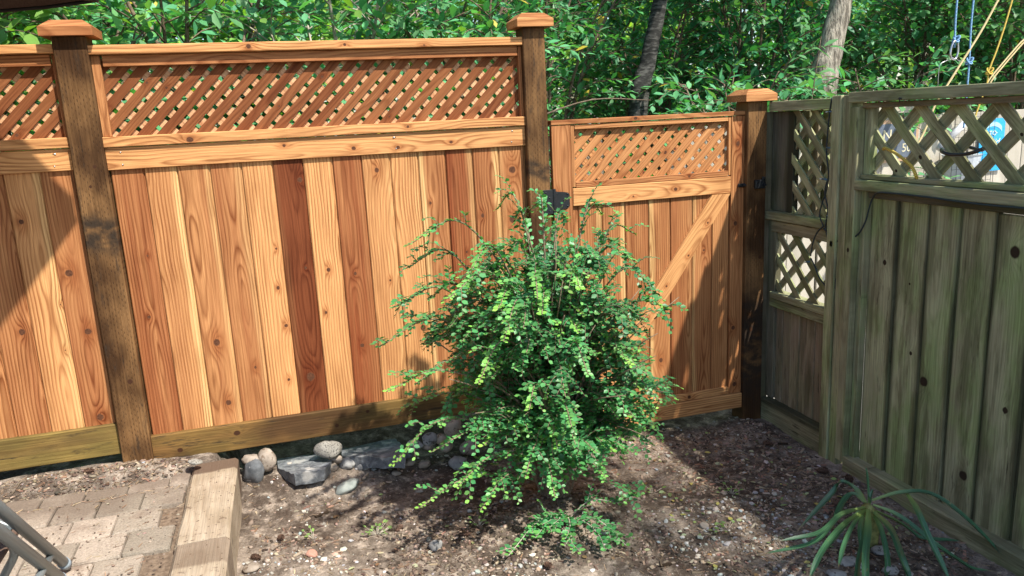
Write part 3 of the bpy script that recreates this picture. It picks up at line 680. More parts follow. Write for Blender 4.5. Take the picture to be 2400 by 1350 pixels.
KN = {0: [(.02, .35, .013)], 1: [(.03, -.02, .007), (.0, .28, .006)], 2: [(-.045, -.12, .02)], 4: [(.0, .5, .022), (.02, -.1, .012)], 3: [(.02, -.45, .02)]}
while ya > YE+.05:
    wv = (.158, .166, .152, .160, .168, .155)[k % 6]
    gap = .003 if k == 0 else 0; hb = 1.285-(.02 if k == 4 else 0)
    bo = wood('board', b2, M['old'], None, (XB+.018+.006*(k % 2), ya-wv/2, .03+hb/2), ROT_BV @ Matrix.Rotation(.0012 if gap else 0, 3, 'X'), mesh=(mesh_from('board', *chamfer_box(wv-.0035, .02, hb, .004)) if gap else tongue_mesh(wv-.002, .02, hb, .0045)), knots=KN.get(k, []), tone=(.7, .75, .55, .5, .4, .5)[k % 6]); bo['grime'] = (.14, .12, .02, .1, .02, .05)[k % 6]; ya -= wv; k += 1
sill = wood('bottom_plate', b2, M['old'], (.11, .075, 2.66), (XB-.01, 1.53, .0), ROT_BH, .006, .4); sill['grime'] = .25

# ================================================================== LEAF AND PLANT TOOLS
T_BIG = (np.array([(0, 0, 0), (-.36, .28, .03), (.36, .28, .03), (0, .3, -.015), (-.46, .6, .03), (.46, .6, .03), (0, .62, -.02), (0, 1, -.06)]),
         [(0, 3, 1), (0, 2, 3), (1, 3, 6, 4), (3, 2, 5, 6), (4, 6, 7), (6, 5, 7)])
T_OVAL = (np.array([(0, 0, 0), (-.4, .25, .05), (.4, .25, .05), (-.5, .62, .06), (.5, .62, .06), (0, .5, -.02), (0, 1, -.02)]),
          [(0, 5, 3, 1), (0, 2, 4, 5), (3, 5, 6), (5, 4, 6)])
T_MIN = (np.array([(0, 0, 0), (-.5, .5, .06), (0, 1, -.04), (.5, .5, .06)]), [(0, 3, 2, 1)])
def norm(a): return a/np.maximum(np.linalg.norm(a, axis=-1, keepdims=True), 1e-9)
def mesh_np(name, V, faces_tpl, n, nv, tint=None):
    """n copies of a template with nv vertices each, V already (n*nv,3)"""
    me = bpy.data.meshes.new(name)
    tot = [len(f) for f in faces_tpl]; L = sum(tot)
    me.vertices.add(n*nv); me.vertices.foreach_set('co', V.astype(np.float32).ravel())
    me.loops.add(n*L); me.polygons.add(n*len(tot))
    fi = np.array([i for f in faces_tpl for i in f])
    me.loops.foreach_set('vertex_index', (np.arange(n)[:, None]*nv+fi[None]).ravel().astype(np.int32))
    st = np.cumsum([0]+tot[:-1])
    me.polygons.foreach_set('loop_start', (np.arange(n)[:, None]*L+st[None]).ravel().astype(np.int32))
    me.update(calc_edges=True); me.validate()
    me.polygons.foreach_set('use_smooth', np.ones(len(me.polygons), bool))
    if tint is not None:
        at = me.color_attributes.new('tint', 'FLOAT_COLOR', 'POINT')
        c = np.ones((n*nv, 4), np.float32); c[:, :3] = np.repeat(tint, nv, axis=0); at.data.foreach_set('color', c.ravel())
    return me
def leaves_mesh(name, pos, d, nrm, ln, wd, tint, tpl):
    T, Fc = tpl; d = norm(d); side = norm(np.cross(d, nrm)); nn = np.cross(side, d)
    V = pos[:, None]+T[None, :, 0, None]*wd[:, None, None]*side[:, None]+T[None, :, 1, None]*ln[:, None, None]*d[:, None]+T[None, :, 2, None]*ln[:, None, None]*nn[:, None]
    return mesh_np(name, V.reshape(-1, 3), Fc, len(pos), len(T), tint)
class Leaves:
    def __init__(s): s.p = []; s.d = []; s.n = []; s.l = []; s.w = []; s.c = []
    def add(s, p, d, n, l, w, c): s.p.append(tuple(p)); s.d.append(tuple(d)); s.n.append(tuple(n)); s.l.append(l); s.w.append(w); s.c.append(tuple(c))
    def arr(s): return [np.array(a, float) for a in (s.p, s.d, s.n, s.l, s.w, s.c)]
    def mesh(s, name, tpl, origin=(0, 0, 0), keep=None):
        p, d, n, l, w, c = s.arr()
        if keep is not None: p, d, n, l, w, c = p[keep], d[keep], n[keep], l[keep], w[keep], c[keep]
        return leaves_mesh(name, p-np.array(origin), d, n, l, w, c, tpl)
def lerp3(a, b, t): return tuple(x+(y-x)*t for x, y in zip(a, b))
def jit(c, s=.2): k = random.uniform(1-s, 1+s); return tuple(max(.004, v*k*random.uniform(.92, 1.08)) for v in c)
M['leaf'] = mat_leaf('soft_leaf', .48, .34, .35)
M['leaf_gloss'] = mat_leaf('glossy_small_leaf', .42, .26, .42)
M['leaf_far'] = mat_leaf('distant_leaf', .55, .45, .25)
M['twig'] = mat_noise('brown_twig_bark', (.09, .06, .04), (.2, .15, .1), 60, .85, .4, .002)
M['twig_pale'] = mat_noise('pale_grey_twig', (.3, .26, .2), (.46, .41, .33), 60, .85, .4, .002)

leafproto = []
for c in ((.07, .2, .075), (.095, .25, .09), (.05, .15, .06), (.16, .3, .06), (.12, .27, .12)):
    me = leaves_mesh('broad_leaf', np.zeros((1, 3)), np.array([[0, 1., 0]]), np.array([[0, 0, 1.]]), np.ones(1), np.array([.5]), np.array([c]), T_BIG)
    me.materials.append(M['leaf']); leafproto.append(me)

def shrub(name, label, base, height, spread, stems, twigs, leaf, c0, c1, n_single=0, group='leafy shrubs behind the fences', lean=(0, 0), zmin=1.15, bark='twig', tpl=T_BIG, cat='shrub', bare=0):
    t = thing(name, label, cat, base, group); B = Vector(base); wood_ = MB(); L = Leaves()
    for s in range(stems):
        az = 2*math.pi*(s+random.random()*.8)/stems; out = spread*random.uniform(.35, 1.0); hh = height*random.uniform(.7, 1.05)
        tip = B+Vector((math.cos(az)*out+lean[0]*hh, math.sin(az)*out+lean[1]*hh, hh))
        mid = B+(tip-B)*.5+Vector((-math.cos(az)*out*.22, -math.sin(az)*out*.22, hh*.12))+Vector((random.uniform(-.1, .1), random.uniform(-.1, .1), 0))
        P = spline([B+Vector((random.uniform(-.1, .1), random.uniform(-.1, .1), -.1)), mid, tip], 6)
        wood_.tube(P, [.017*(1-i/len(P))+.004 for i in range(len(P))], 6)
        for q in range(twigs):
            f = random.uniform(.3, 1)**.8 if q else 1.0
            i = min(int(f*(len(P)-1)), len(P)-2); p0 = P[i].lerp(P[i+1], random.random())
            if p0.z < zmin-.25: continue
            a2 = az+random.uniform(-1.7, 1.7); tl = random.uniform(.25, .55)*(.7+height/6)
            dv = Vector((math.cos(a2), math.sin(a2), random.uniform(-.05, .75))).normalized()
            p2 = p0+dv*tl+Vector((0, 0, -tl*.15)); p1 = p0+dv*tl*.5+Vector((0, 0, tl*.06))
            tw = spline([p0, p1, p2], 4); wood_.tube(tw, [.006, .005, .005, .004, .004, .003, .003, .002, .0015][:len(tw)], 4)
            nl = max(4, int(tl/(leaf*.42))); col = lerp3(c0, c1, random.random()**1.5)
            for k in range(nl):
                g = .12+.88*k/(nl-1); j = min(int(g*(len(tw)-1)), len(tw)-2); pp = tw[j].lerp(tw[j+1], g*(len(tw)-1)-j)
                td = (tw[j+1]-tw[j]).normalized(); a3 = k*2.4+q
                rad = (td.orthogonal().normalized()*math.cos(a3)+td.cross(td.orthogonal().normalized())*math.sin(a3))
                d = td*(.5+.5*g)+rad*(.95-.35*g)+Vector((0, 0, random.uniform(-.25, .25)))
                nr = Vector((random.uniform(-.45, .45), random.uniform(-.6, .3), 1.0))
                ll = leaf*random.uniform(.65, 1.15)*(1 if k < nl-2 else .75)
                cc = jit(lerp3(col, c1, .6 if k > nl-3 else 0), .22)
                if random.random() < .012: cc = (.5, .4, .05)
                L.add(pp, d, nr, ll, ll*random.uniform(.46, .56), cc)
    for q in range(bare):
        az = random.uniform(0, 6.28); p0 = B+Vector((random.uniform(-.6, .6), random.uniform(-.4, .2), height*.55)); ln = random.uniform(.6, 1.1)
        dv = Vector((random.uniform(-1, 1), random.uniform(-.5, .1), random.uniform(-.2, .5))).normalized()
        wood_.tube(spline([p0, p0+dv*ln*.5+Vector((0, 0, .06)), p0+dv*ln], 4), [.007, .006, .006, .005, .005, .004, .004, .003, .002], 5)
    shape('stems', wood_, M[bark], t)
    p, d, n, l, w, c = L.arr(); keep = np.ones(len(p), bool)
    if n_single:
        rel = p-np.array(CAM); f = rel@np.array(CF); u = 1200+FPX*(rel@np.array(CR))/f; v = 675-FPX*(rel@np.array(CU))/f
        ins = (u > -40) & (u < 2440) & (v > -30) & (v < 330) & (f > .5)
        order = np.argsort(np.where(ins, f-l*3, 1e9))[:min(n_single, int(ins.sum()))]
        for i in order:
            dd = Vector(d[i]).normalized(); side = dd.cross(Vector(n[i])).normalized(); nn = side.cross(dd)
            R = Matrix((side*l[i], dd*l[i], nn*l[i])).transposed()
            lum = c[i][1]; k = 3 if c[i][0] > .14 else (2 if lum < .14 else (0 if lum < .19 else (1 if random.random() < .6 else 4)))
            obj('leaf', leafproto[k], M['leaf'], t, p[i], R)
        keep[order] = False
    fo = obj('foliage', L.mesh('foliage', tpl, base, keep), M['leaf'], t, base); fo['kind'] = 'stuff'
    return t

def tree(name, label, base, height, crown_c, crown_r, nleaf, leaf, c0, c1, trunk, bark, group='trees of the wood behind', top=None, clumps=60, trunk_pts=None, gap=.0):
    t = thing(name, label, 'tree', base, group); B = Vector(base); tk = MB(); C = Vector(crown_c)
    pts = trunk_pts or [B+Vector((0, 0, -.2)), B.lerp(C, .45)+Vector((random.uniform(-.15, .15), random.uniform(-.15, .15), 0)), C+Vector((0, 0, crown_r[2]*.5))]
    P = spline(pts, 14); n = len(P)
    base_i = len(tk.V); tk.tube(P, [trunk*(1-.75*i/n) for i in range(n)], 20 if trunk_pts else 8)
    if trunk_pts:     # uneven bark surface
        for i in range(base_i, len(tk.V)):
            v = Vector(tk.V[i]); ax = P[min((i-base_i)//20, n-1)]; q = mnoise.fractal(Vector((v.x*14, v.y*14, v.z*2.2)), 1, 2, 3)
            tk.V[i] = tuple(v+(v-ax)*q*.16)
    cl = []; limbs = MB()
    for k in range(clumps):
        a = random.uniform(0, 6.283); ph = random.uniform(-1, 1); rr = random.uniform(.45, 1)**.6
        s = math.sqrt(1-ph*ph); cl.append(C+Vector((math.cos(a)*s*crown_r[0]*rr, math.sin(a)*s*crown_r[1]*rr, ph*crown_r[2]*rr)))
    for k in range(0, clumps, max(1, clumps//14)):
        q = P[min(n-1, int(n*random.uniform(.55, .95)))]
        limbs.tube(spline([q, q.lerp(cl[k], .5)+Vector((0, 0, .15)), cl[k]], 4), [trunk*.3*(1-.09*i) for i in range(9)], 5)
    shape('trunk', tk, M[bark], t); shape('limbs', limbs, M[bark], t)
    cl = np.array(cl); k = RNG.integers(0, clumps, nleaf); cr = min(crown_r)*.42
    off = RNG.normal(0, 1, (nleaf, 3)); off = norm(off)*(RNG.random((nleaf, 1))**.5)*cr*np.array([1.15, 1.15, .7])
    p = cl[k]+off; d = norm(RNG.normal(0, 1, (nleaf, 3))+np.array([0, 0, -.3])); nr = RNG.normal(0, .6, (nleaf, 3))+np.array([0, -.2, 1.0])
    tt = RNG.random((nleaf, 1))*.6+(RNG.random(clumps)[k][:, None])*.4
    c = (np.array(c0)*(1-tt)+np.array(c1)*tt)*RNG.uniform(.8, 1.2, (nleaf, 1)); l = leaf*RNG.uniform(.7, 1.3, nleaf)
    fo = obj('crown', leaves_mesh('crown', p-np.array(base), d, nr, l, l*.55, c, T_MIN), M['leaf_far'], t, base); fo['kind'] = 'stuff'
    return t

# ================================================================== SHRUB IN FRONT OF THE FENCE
def boxleaf(label, base, tips, fill, seed, cen=None, rad=None, twl=(.07, .2)):
    random.seed(seed); t = thing('boxleaf_shrub', label, 'shrub', base); B = Vector(base); wd = MB(); L = Leaves()
    dk, mid, yg = (.026, .115, .045), (.08, .3, .1), (.27, .54, .09)
    def leafy(tw, r, young, tone, dens=1.0):
        bias = Vector((random.uniform(-.2, .3), random.uniform(-.5, -.1), .6))
        n = len(tw); ln = sum((tw[i+1]-tw[i]).length for i in range(n-1)); k = max(3, int(ln/.0115*dens))
        sd = None
        for i in range(k):
            f = (i+.6)/k*(n-1); j = min(int(f), n-2); p = tw[j].lerp(tw[j+1], f-j); td = (tw[j+1]-tw[j]).normalized()
            s0 = td.cross(Vector((0, 0, 1))); s0 = s0.normalized() if s0.length > .05 else td.orthogonal().normalized()
            sg = 1 if i % 2 else -1; up = s0.cross(td)*(-1 if s0.cross(td).z < 0 else 1)
            d = s0*sg*random.uniform(.75, 1.1)+td*random.uniform(.3, .8)+up*random.uniform(-.25, .45)
            nr = up+bias+Vector((random.uniform(-.5, .5), random.uniform(-.6, .3), random.uniform(-.2, .3)))
            g = f/(n-1); l = random.choice((.017, .020, .023, .026, .029))*random.uniform(.9, 1.1)*(1.0 if g < .85 else .75)
            y = max(0., (g-.55)/.45)*young
            c = lerp3(lerp3(dk, mid, tone), yg, y); L.add(p, d, nr, l, l*random.uniform(.6, .76), jit(c, .3))
    def branch(tip, thick, young, tone, arch=.25, ntw=10):
        A = B+Vector((random.uniform(-.05, .05), random.uniform(-.05, .05), 0)); v = tip-A; hv = Vector((v.x, v.y, 0))
        if not fill:
            P = spline([A, A.lerp(tip, .5)+Vector((0, 0, .05)), Vector((tip.x, tip.y, max(tip.z, gz(tip.x, tip.y)+.02)))], 9)
            wd.tube(P, [thick*.6*(1-.8*i/len(P))+.0011 for i in range(len(P))], 5); leafy(P[3:], 0, young, tone)
            for q in range(6):
                i = random.randrange(4, len(P)-2); td = (P[i+1]-P[i]).normalized(); dv = (td+Vector((random.uniform(-.7, .7), random.uniform(-.7, .7), .25))).normalized(); tw = spline([P[i], P[i]+dv*.04, P[i]+dv*.08], 3); wd.tube(tw, .001, 4); leafy(tw, 0, young, tone)
            return
        m1 = A+hv*random.uniform(.12, .25)+Vector((0, 0, max(v.z, .25)*random.uniform(.5, .7)+arch*.35)); m2 = A+hv*random.uniform(.58, .7)+Vector((0, 0, max(v.z*1.02, v.z+arch*hv.length*.8)))
        P = spline([A, m1, m2, tip], 7); n = len(P)
        wd.tube(P, [thick*(1-.8*i/n)+.0011 for i in range(n)], 5)
        s = int(n*.34); leafy(P[s:], 0, young, tone)
        for q in range(ntw):
            f = random.uniform(.38, .98); i = min(int(f*(n-1)), n-2); p0 = P[i]; td = (P[i+1]-P[i]).normalized()
            sd = td.cross(Vector((random.uniform(-1, 1), random.uniform(-1, 1), random.uniform(-1, 1)))).normalized()
            dv = (td*.75+sd*random.uniform(.5, 1)+Vector((0, 0, random.uniform(-.1, .55)))).normalized(); tl = random.uniform(*twl)*(1.15-.6*f)
            tw = spline([p0, p0+dv*tl*.5+Vector((0, 0, .012)), p0+dv*tl-Vector((0, 0, tl*.14))], 3)
            wd.tube(tw, [.0018, .0016, .0015, .0014, .0012, .001, .0008][:len(tw)], 4); leafy(tw, 0, young*random.uniform(.2, 1), tone*random.uniform(.6, 1.2))
    for (px, py, Y, young) in tips: branch(atY(px, py, Y), .0045, young, random.uniform(.5, 1), random.uniform(.0, .2), 7)
    for k in range(fill):
        while True:
            q = Vector((random.uniform(-1, 1), random.uniform(-1, 1), random.uniform(-1, 1)))
            q4 = (abs(q.x)**3+abs(q.y)**3+abs(q.z)**3)**(1/3)
            if .5 < q4 < 1: break
        kx = (1-.55*max(0, -q.z-.35))*(1+.3*mnoise.noise(Vector((q.x*1.7+3, q.y*1.7, q.z*1.9))))
        p = Vector((cen[0]+q.x*rad[0]*kx+(.07 if q.z < 0 else -.03)*abs(q.z), cen[1]+q.y*rad[1]*kx, cen[2]+q.z*rad[2]*(1+.12*mnoise.noise(q*2.3))))
        if p.z < .32: p.z = random.uniform(.14, .6)
        branch(p, .0042, 1.0 if random.random() < .3 else .25, random.random(), random.uniform(-.05, .2), 12)
    # cut, leafless stubs and dead twigs
    if fill:
        for k in range(46):
            q = Vector((random.uniform(-1, 1), random.uniform(-1, .2), random.uniform(-.8, .9))).normalized()*random.uniform(.4, .95)
            p = Vector((cen[0]+q.x*rad[0], cen[1]+q.y*rad[1], cen[2]+q.z*rad[2])); dv = (q+Vector((0, 0, .5))).normalized()
            wd.tube([p, p+dv*.06, p+dv*random.uniform(.09, .2)+Vector((0, 0, -.01))], [.003, .0025, .0016], 5)
    shape('branches', wd, M['twig_pale'] if not fill else M['shrub_bark'], t)
    fo = obj('foliage', L.mesh('foliage', T_OVAL, base), M['leaf_gloss'], t, base); fo['kind'] = 'stuff'
    return t, len(L.p)
M['shrub_bark'] = mat_noise('tan_shrub_bark', (.11, .078, .05), (.27, .2, .13), 90, .85, .4, .002)
tips = [(948, 578, 2.9, .6), (944, 632, 3.0, .3), (918, 722, 2.85, .2), (886, 814, 2.8, .4), (906, 918, 2.65, .9), (972, 902, 2.75, .3), (940, 955, 3.1, .6), (918, 1092, 2.75, .9), (980, 1192, 2.62, 1),
        (1070, 1142, 2.55, .9), (1125, 1198, 2.6, .9), (1162, 492, 3.05, .7), (1270, 492, 3.1, .9), (1205, 525, 3.0, .5), (1330, 520, 3.15, .5), (1412, 502, 3.1, .6), (1490, 548, 3.0, .6), (1492, 612, 2.95, .4), (1462, 580, 3.1, .5),
        (1495, 752, 3.0, .4), (1525, 868, 2.9, .5), (1588, 936, 2.85, .8), (1540, 1000, 2.8, .5), (1560, 915, 3.05, .3), (1532, 1042, 2.75, .4), (1502, 1165, 2.62, .6), (1420, 1120, 2.6, .5), (1300, 1165, 2.55, .6), (1230, 1120, 2.5, .6),
        (1545, 960, 2.75, .3), (1500, 930, 2.7, .3), (1520, 1010, 2.7, .3), (1480, 1060, 2.65, .4), (1010, 1060, 2.7, .5), (1050, 700, 2.6, .8), (1180, 800, 2.45, 1), (1120, 900, 2.45, 1), (1260, 700, 2.5, .9), (1240, 960, 2.45, .9), (1380, 880, 2.5, .4), (1340, 1000, 2.45, .5), (1450, 980, 2.6, .4), (1100, 640, 2.7, .6), (1400, 640, 2.75, .4)]
bs, nlf = boxleaf('large sprawling box-leaved shrub with small glossy green leaves in front of the fence', (1.03, 3.0, .04), tips, 225, 11, (.98, 2.9, .73), (.54, .4, .47))
tips2 = [(1192, 1302, 2.55, .5), (1250, 1262, 2.62, .3), (1342, 1288, 2.5, .6), (1425, 1278, 2.52, .2), (1468, 1284, 2.55, .5), (1440, 1176, 2.72, .4), (1305, 1245, 2.62, .3)]
boxleaf('low sprig of the same glossy green leaves sprawling on the dirt below the large shrub', (1.0, 2.82, .05), tips2, 0, 5, twl=(.05, .12))
print('shrub leaves', nlf)
random.seed(21)

# ================================================================== YUCCA by the old fence
N = NT('strap_leaf'); x, y, z = N.sep(N.objco()); fl = N.attr('along', 'GEOMETRY')
st = N.noise(N.com(N.ma('MULTIPLY', N.attr('across', 'GEOMETRY'), 9), N.ma('MULTIPLY', fl, 1.2), N.orand()), 2, 3)
col = N.mix(N.sstep(.0, .45, fl), (.24, .33, .09), N.mix(N.sstep(.35, .7, st), (.025, .085, .04), (.085, .2, .085)))
col = N.mix(1.0, col, N.ramp(N.orand(), (0, .75), (1, 1.25)), 'MULTIPLY')
col = N.mix(N.sstep(.93, .985, N.ma('ADD', fl, N.ma('MULTIPLY', N.ma('SUBTRACT', st, .5), .08))), col, (.2, .13, .06))
col = N.mix(N.sstep(.66, .74, N.noise(N.pos(), 38, 3)), col, (.16, .17, .07))
M['yucca'] = N.done(N.bsdf(col, .38, None, 0, .5))
yb = Vector((2.10, 2.27, .0)); yu = thing('yucca_plant', 'yucca with long drooping strap leaves on the dirt by the mossy fence', 'plant', tuple(yb))
hub = atY(2030, 1190, 2.27)
st = MB(); st.tube(spline([yb+Vector((0, 0, -.05)), yb+Vector((.005, 0, .1)), hub], 5), [.03]*4+[.024]*7, 10); shape('stem', st, mat_noise('yucca_stem', (.12, .13, .04), (.3, .3, .1), 40), yu)
YL = [([(2030, 1190, 2.27), (1965, 1215, 2.15), (1905, 1275, 2.02), (1785, 1300, 2.0)], .030), ([(2030, 1195, 2.26), (1975, 1235, 2.12), (1930, 1290, 2.0), (1895, 1360, 1.93)], .032),
      ([(2035, 1195, 2.25), (2034, 1250, 2.1), (2028, 1310, 2.0), (2030, 1400, 1.9)], .036), ([(2040, 1195, 2.27), (2085, 1240, 2.12), (2110, 1300, 2.0), (2140, 1380, 1.9)], .036),
      ([(2045, 1185, 2.29), (2110, 1215, 2.2), (2200, 1285, 2.05), (2330, 1370, 1.95)], .04), ([(2045, 1175, 2.3), (2110, 1158, 2.25), (2180, 1160, 2.2), (2260, 1215, 2.1), (2385, 1340, 1.95)], .04),
      ([(2125, 1158, 2.24), (2150, 1200, 2.1), (2180, 1270, 2.0), (2230, 1370, 1.88)], .034), ([(2028, 1180, 2.33), (2005, 1150, 2.4), (1972, 1132, 2.44), (1950, 1160, 2.45), (1866, 1248, 2.4)], .04),
      ([(2024, 1178, 2.33), (2000, 1160, 2.38), (1975, 1180, 2.36), (1950, 1240, 2.25)], .036), ([(2034, 1188, 2.29), (2033, 1150, 2.3), (2028, 1090, 2.31)], .022), ([(2037, 1188, 2.29), (2040, 1165, 2.29), (2046, 1145, 2.3)], .016),
      ([(2042, 1200, 2.27), (2065, 1245, 2.18), (2080, 1320, 2.1), (2075, 1370, 2.05)], .03), ([(2026, 1200, 2.29), (2016, 1240, 2.25), (2020, 1290, 2.2), (2035, 1365, 2.1)], .028),
      ([(2044, 1195, 2.3), (2120, 1235, 2.26), (2180, 1290, 2.2), (2250, 1350, 2.15)], .036), ([(2022, 1192, 2.29), (1985, 1230, 2.3), (1950, 1270, 2.27), (1915, 1310, 2.22)], .03)]
random.seed(4)
for k in range(4):
    b_ = YL[k % 9][0]; dx, dy = random.uniform(-60, 60), random.uniform(-10, 45); f_ = random.uniform(.6, 1.0)
    YL.append(([(b_[0][0], b_[0][1], b_[0][2])]+[(2032+(x-2032)*f_+dx*(i+1)/len(b_), 1190+(y-1190)*f_+dy*(i+1)/len(b_), Y+random.uniform(-.03, .05)) for i, (x, y, Y) in enumerate(b_[1:])], random.uniform(.022, .034)))
for pts, wdt in YL:
    P = spline([atY(*p) for p in pts], 7); n = len(P); V = []; F = []; al = []; ac = []
    P = [Vector((p.x, p.y, max(p.z, dirt(p.x, p.y)+.012))) for p in P]
    for i, p in enumerate(P):
        f = i/(n-1); td = (P[min(i+1, n-1)]-P[max(i-1, 0)]).normalized(); sd = td.cross(Vector((0, 0, 1)))
        if sd.length < .25: sd = td.cross(Vector((.3, -1, 0)))
        sd.normalize(); up = sd.cross(td); wv = wdt*.68/2*min(1, .6+f*1.6)*(1 if f < .8 else max(.05, 1-((f-.8)/.2)**1.5*.95))
        for k in (-1, -.35, 0, .35, 1): V.append(p+sd*k*wv+up*(abs(k)**1.2*wv*.7)); al.append(f); ac.append(k)
    for i in range(n-1):
        for k in range(4): F.append((i*5+k, i*5+k+1, i*5+6+k, i*5+5+k))
    me = mesh_from('strap_leaf', [v-P[0] for v in V], F, True)
    for nm, dt in (('along', al), ('across', ac)):
        a = me.attributes.new(nm, 'FLOAT', 'POINT'); a.data.foreach_set('value', dt)
    obj('leaf', me, M['yucca'], yu, P[0])

# ================================================================== ROCKS
import bmesh
def rock_mesh(seed, sx, sy, sz, rough=.22, sub=3, ang=0):
    bm = bmesh.new(); bmesh.ops.create_icosphere(bm, subdivisions=sub, radius=1)
    o = Vector((seed*3.7, seed*1.3, seed*9.1))
    for v in bm.verts:
        n = v.co.normalized(); q = 1+rough*mnoise.fractal(n*1.1+o, 1, 2, 2)+rough*.2*mnoise.fractal(n*5+o, 1, 2, 2)
        if ang:   # facets
            for k in range(ang):
                h = Vector((math.sin(seed+k*2.1), math.cos(seed*1.7+k*3.3), math.sin(seed*.6+k*1.9)*.8)).normalized(); dd = n.dot(h)*q
                if dd > .72: q *= .72/dd
        v.co = Vector((n.x*sx, n.y*sy, n.z*sz))*q
    me = bpy.data.meshes.new('rock'); bm.to_mesh(me); bm.free(); me.polygons.foreach_set('use_smooth', [True]*len(me.polygons)); return me
def mrock(n, a, b, sp=None): M[n] = mat_noise(n, a, b, 24, .8, .6, .004, 6, rnd=.12, speck=sp)
mrock('rock_tan', (.21, .17, .132), (.32, .265, .212), ((.13, .09, .06), .58, 60)); mrock('rock_grey', (.17, .165, .16), (.33, .32, .3), ((.07, .065, .06), .58, 50))
mrock('rock_dark', (.055, .06, .065), (.14, .145, .15), ((.3, .3, .3), .62, 40)); mrock('rock_green', (.16, .18, .165), (.27, .29, .26), ((.1, .08, .06), .6, 14)); mrock('rock_red', (.28, .13, .09), (.4, .22, .16))
mrock('rock_speckled', (.2, .185, .155), (.31, .29, .25), ((.06, .055, .05), .54, 170))
def gpt(px, py, dz=0):
    z = .05
    for _ in range(8): p = atZ(px, py, z+dz); z = dirt(p.x, min(p.y, 3.52))
    return p if p.y < 3.5 else atY(px, py, 3.5)
def rock(px, py, w, h, mat, label, seed, dz=0, flat=.75, ang=0, tilt=0, group='stones lying along the foot of the fence', deep=1.0):
    """px,py: centre in the photograph; w,h: its size there"""
    p = gpt(px, py+h*.36, dz); dist = (p-CAM).length; s = dist/FPX
    rx = w*s/2; rz = max(h*s/2*flat*1.12, .006); ry = rx*.8*deep
    yaw = Matrix.Rotation(-.28+random.uniform(-.2, .2), 3, 'Z') @ Matrix.Rotation(tilt, 3, 'Y')
    o = obj('rock', rock_mesh(seed, rx, ry, rz, .24, 3, ang), M[mat], None, (p.x, p.y+ry*.35, p.z+rz*.62), yaw); tag(o, label, 'rock', group); return o
def slab(poly, ztop, th, label, seed, tilt=.0):
    P = [atZ(x, y, ztop) for x, y in poly]; c = sum(P, Vector())/len(P); bm = bmesh.new()
    vs = [bm.verts.new(p-c) for p in P]; f = bm.faces.new(vs)
    bmesh.ops.triangulate(bm, faces=bm.faces[:]); bmesh.ops.subdivide_edges(bm, edges=bm.edges[:], cuts=5, use_grid_fill=True)
    bmesh.ops.triangulate(bm, faces=bm.faces[:])
    r = bmesh.ops.extrude_face_region(bm, geom=bm.faces[:]); low = [v for v in r['geom'] if isinstance(v, bmesh.types.BMVert)]
    for v in low: v.co.z -= th; v.co.x *= .93; v.co.y *= .93
    bmesh.ops.recalc_face_normals(bm, faces=bm.faces[:])
    for v in bm.verts:
        q = mnoise.fractal(Vector((v.co.x*9, v.co.y*26, v.co.z*60+seed)), 1, 2, 2); v.co.z += round(q*2.2)/2.2*.006+v.co.y*tilt; v.co.x += q*.005; v.co.y += mnoise.noise(Vector((v.co.x*30, seed, v.co.z*90)))*.005
    me = bpy.data.meshes.new('slab'); bm.to_mesh(me); bm.free()
    o = obj('slate_slab', me, M['slate'], None, c); tag(o, label, 'rock', 'slate slabs under the fence'); return o
N = NT('slate'); P = N.pos(); n = N.noise(P, 26, 6, .65, .6)
col = N.mix(N.sstep(.35, .65, n), (.075, .08, .088), (.2, .21, .215)); col = N.mix(N.sstep(.56, .66, N.noise(P, 13, 4)), col, (.33, .32, .3))
M['slate'] = N.done(N.bsdf(col, .7, N.bump(n, .9, .006), 0, .4))
slab([(648, 1064), (746, 1052), (778, 1082), (762, 1108), (690, 1122), (652, 1098)], .185, .06, 'dark slate slab in front of the speckled stone, nearer the timber', 3, -.15)
slab([(796, 1044), (924, 1018), (940, 1038), (953, 1086), (846, 1078), (804, 1070)], .18, .06, 'larger blue-grey slate slab tucked under the kick board', 8, -.15)
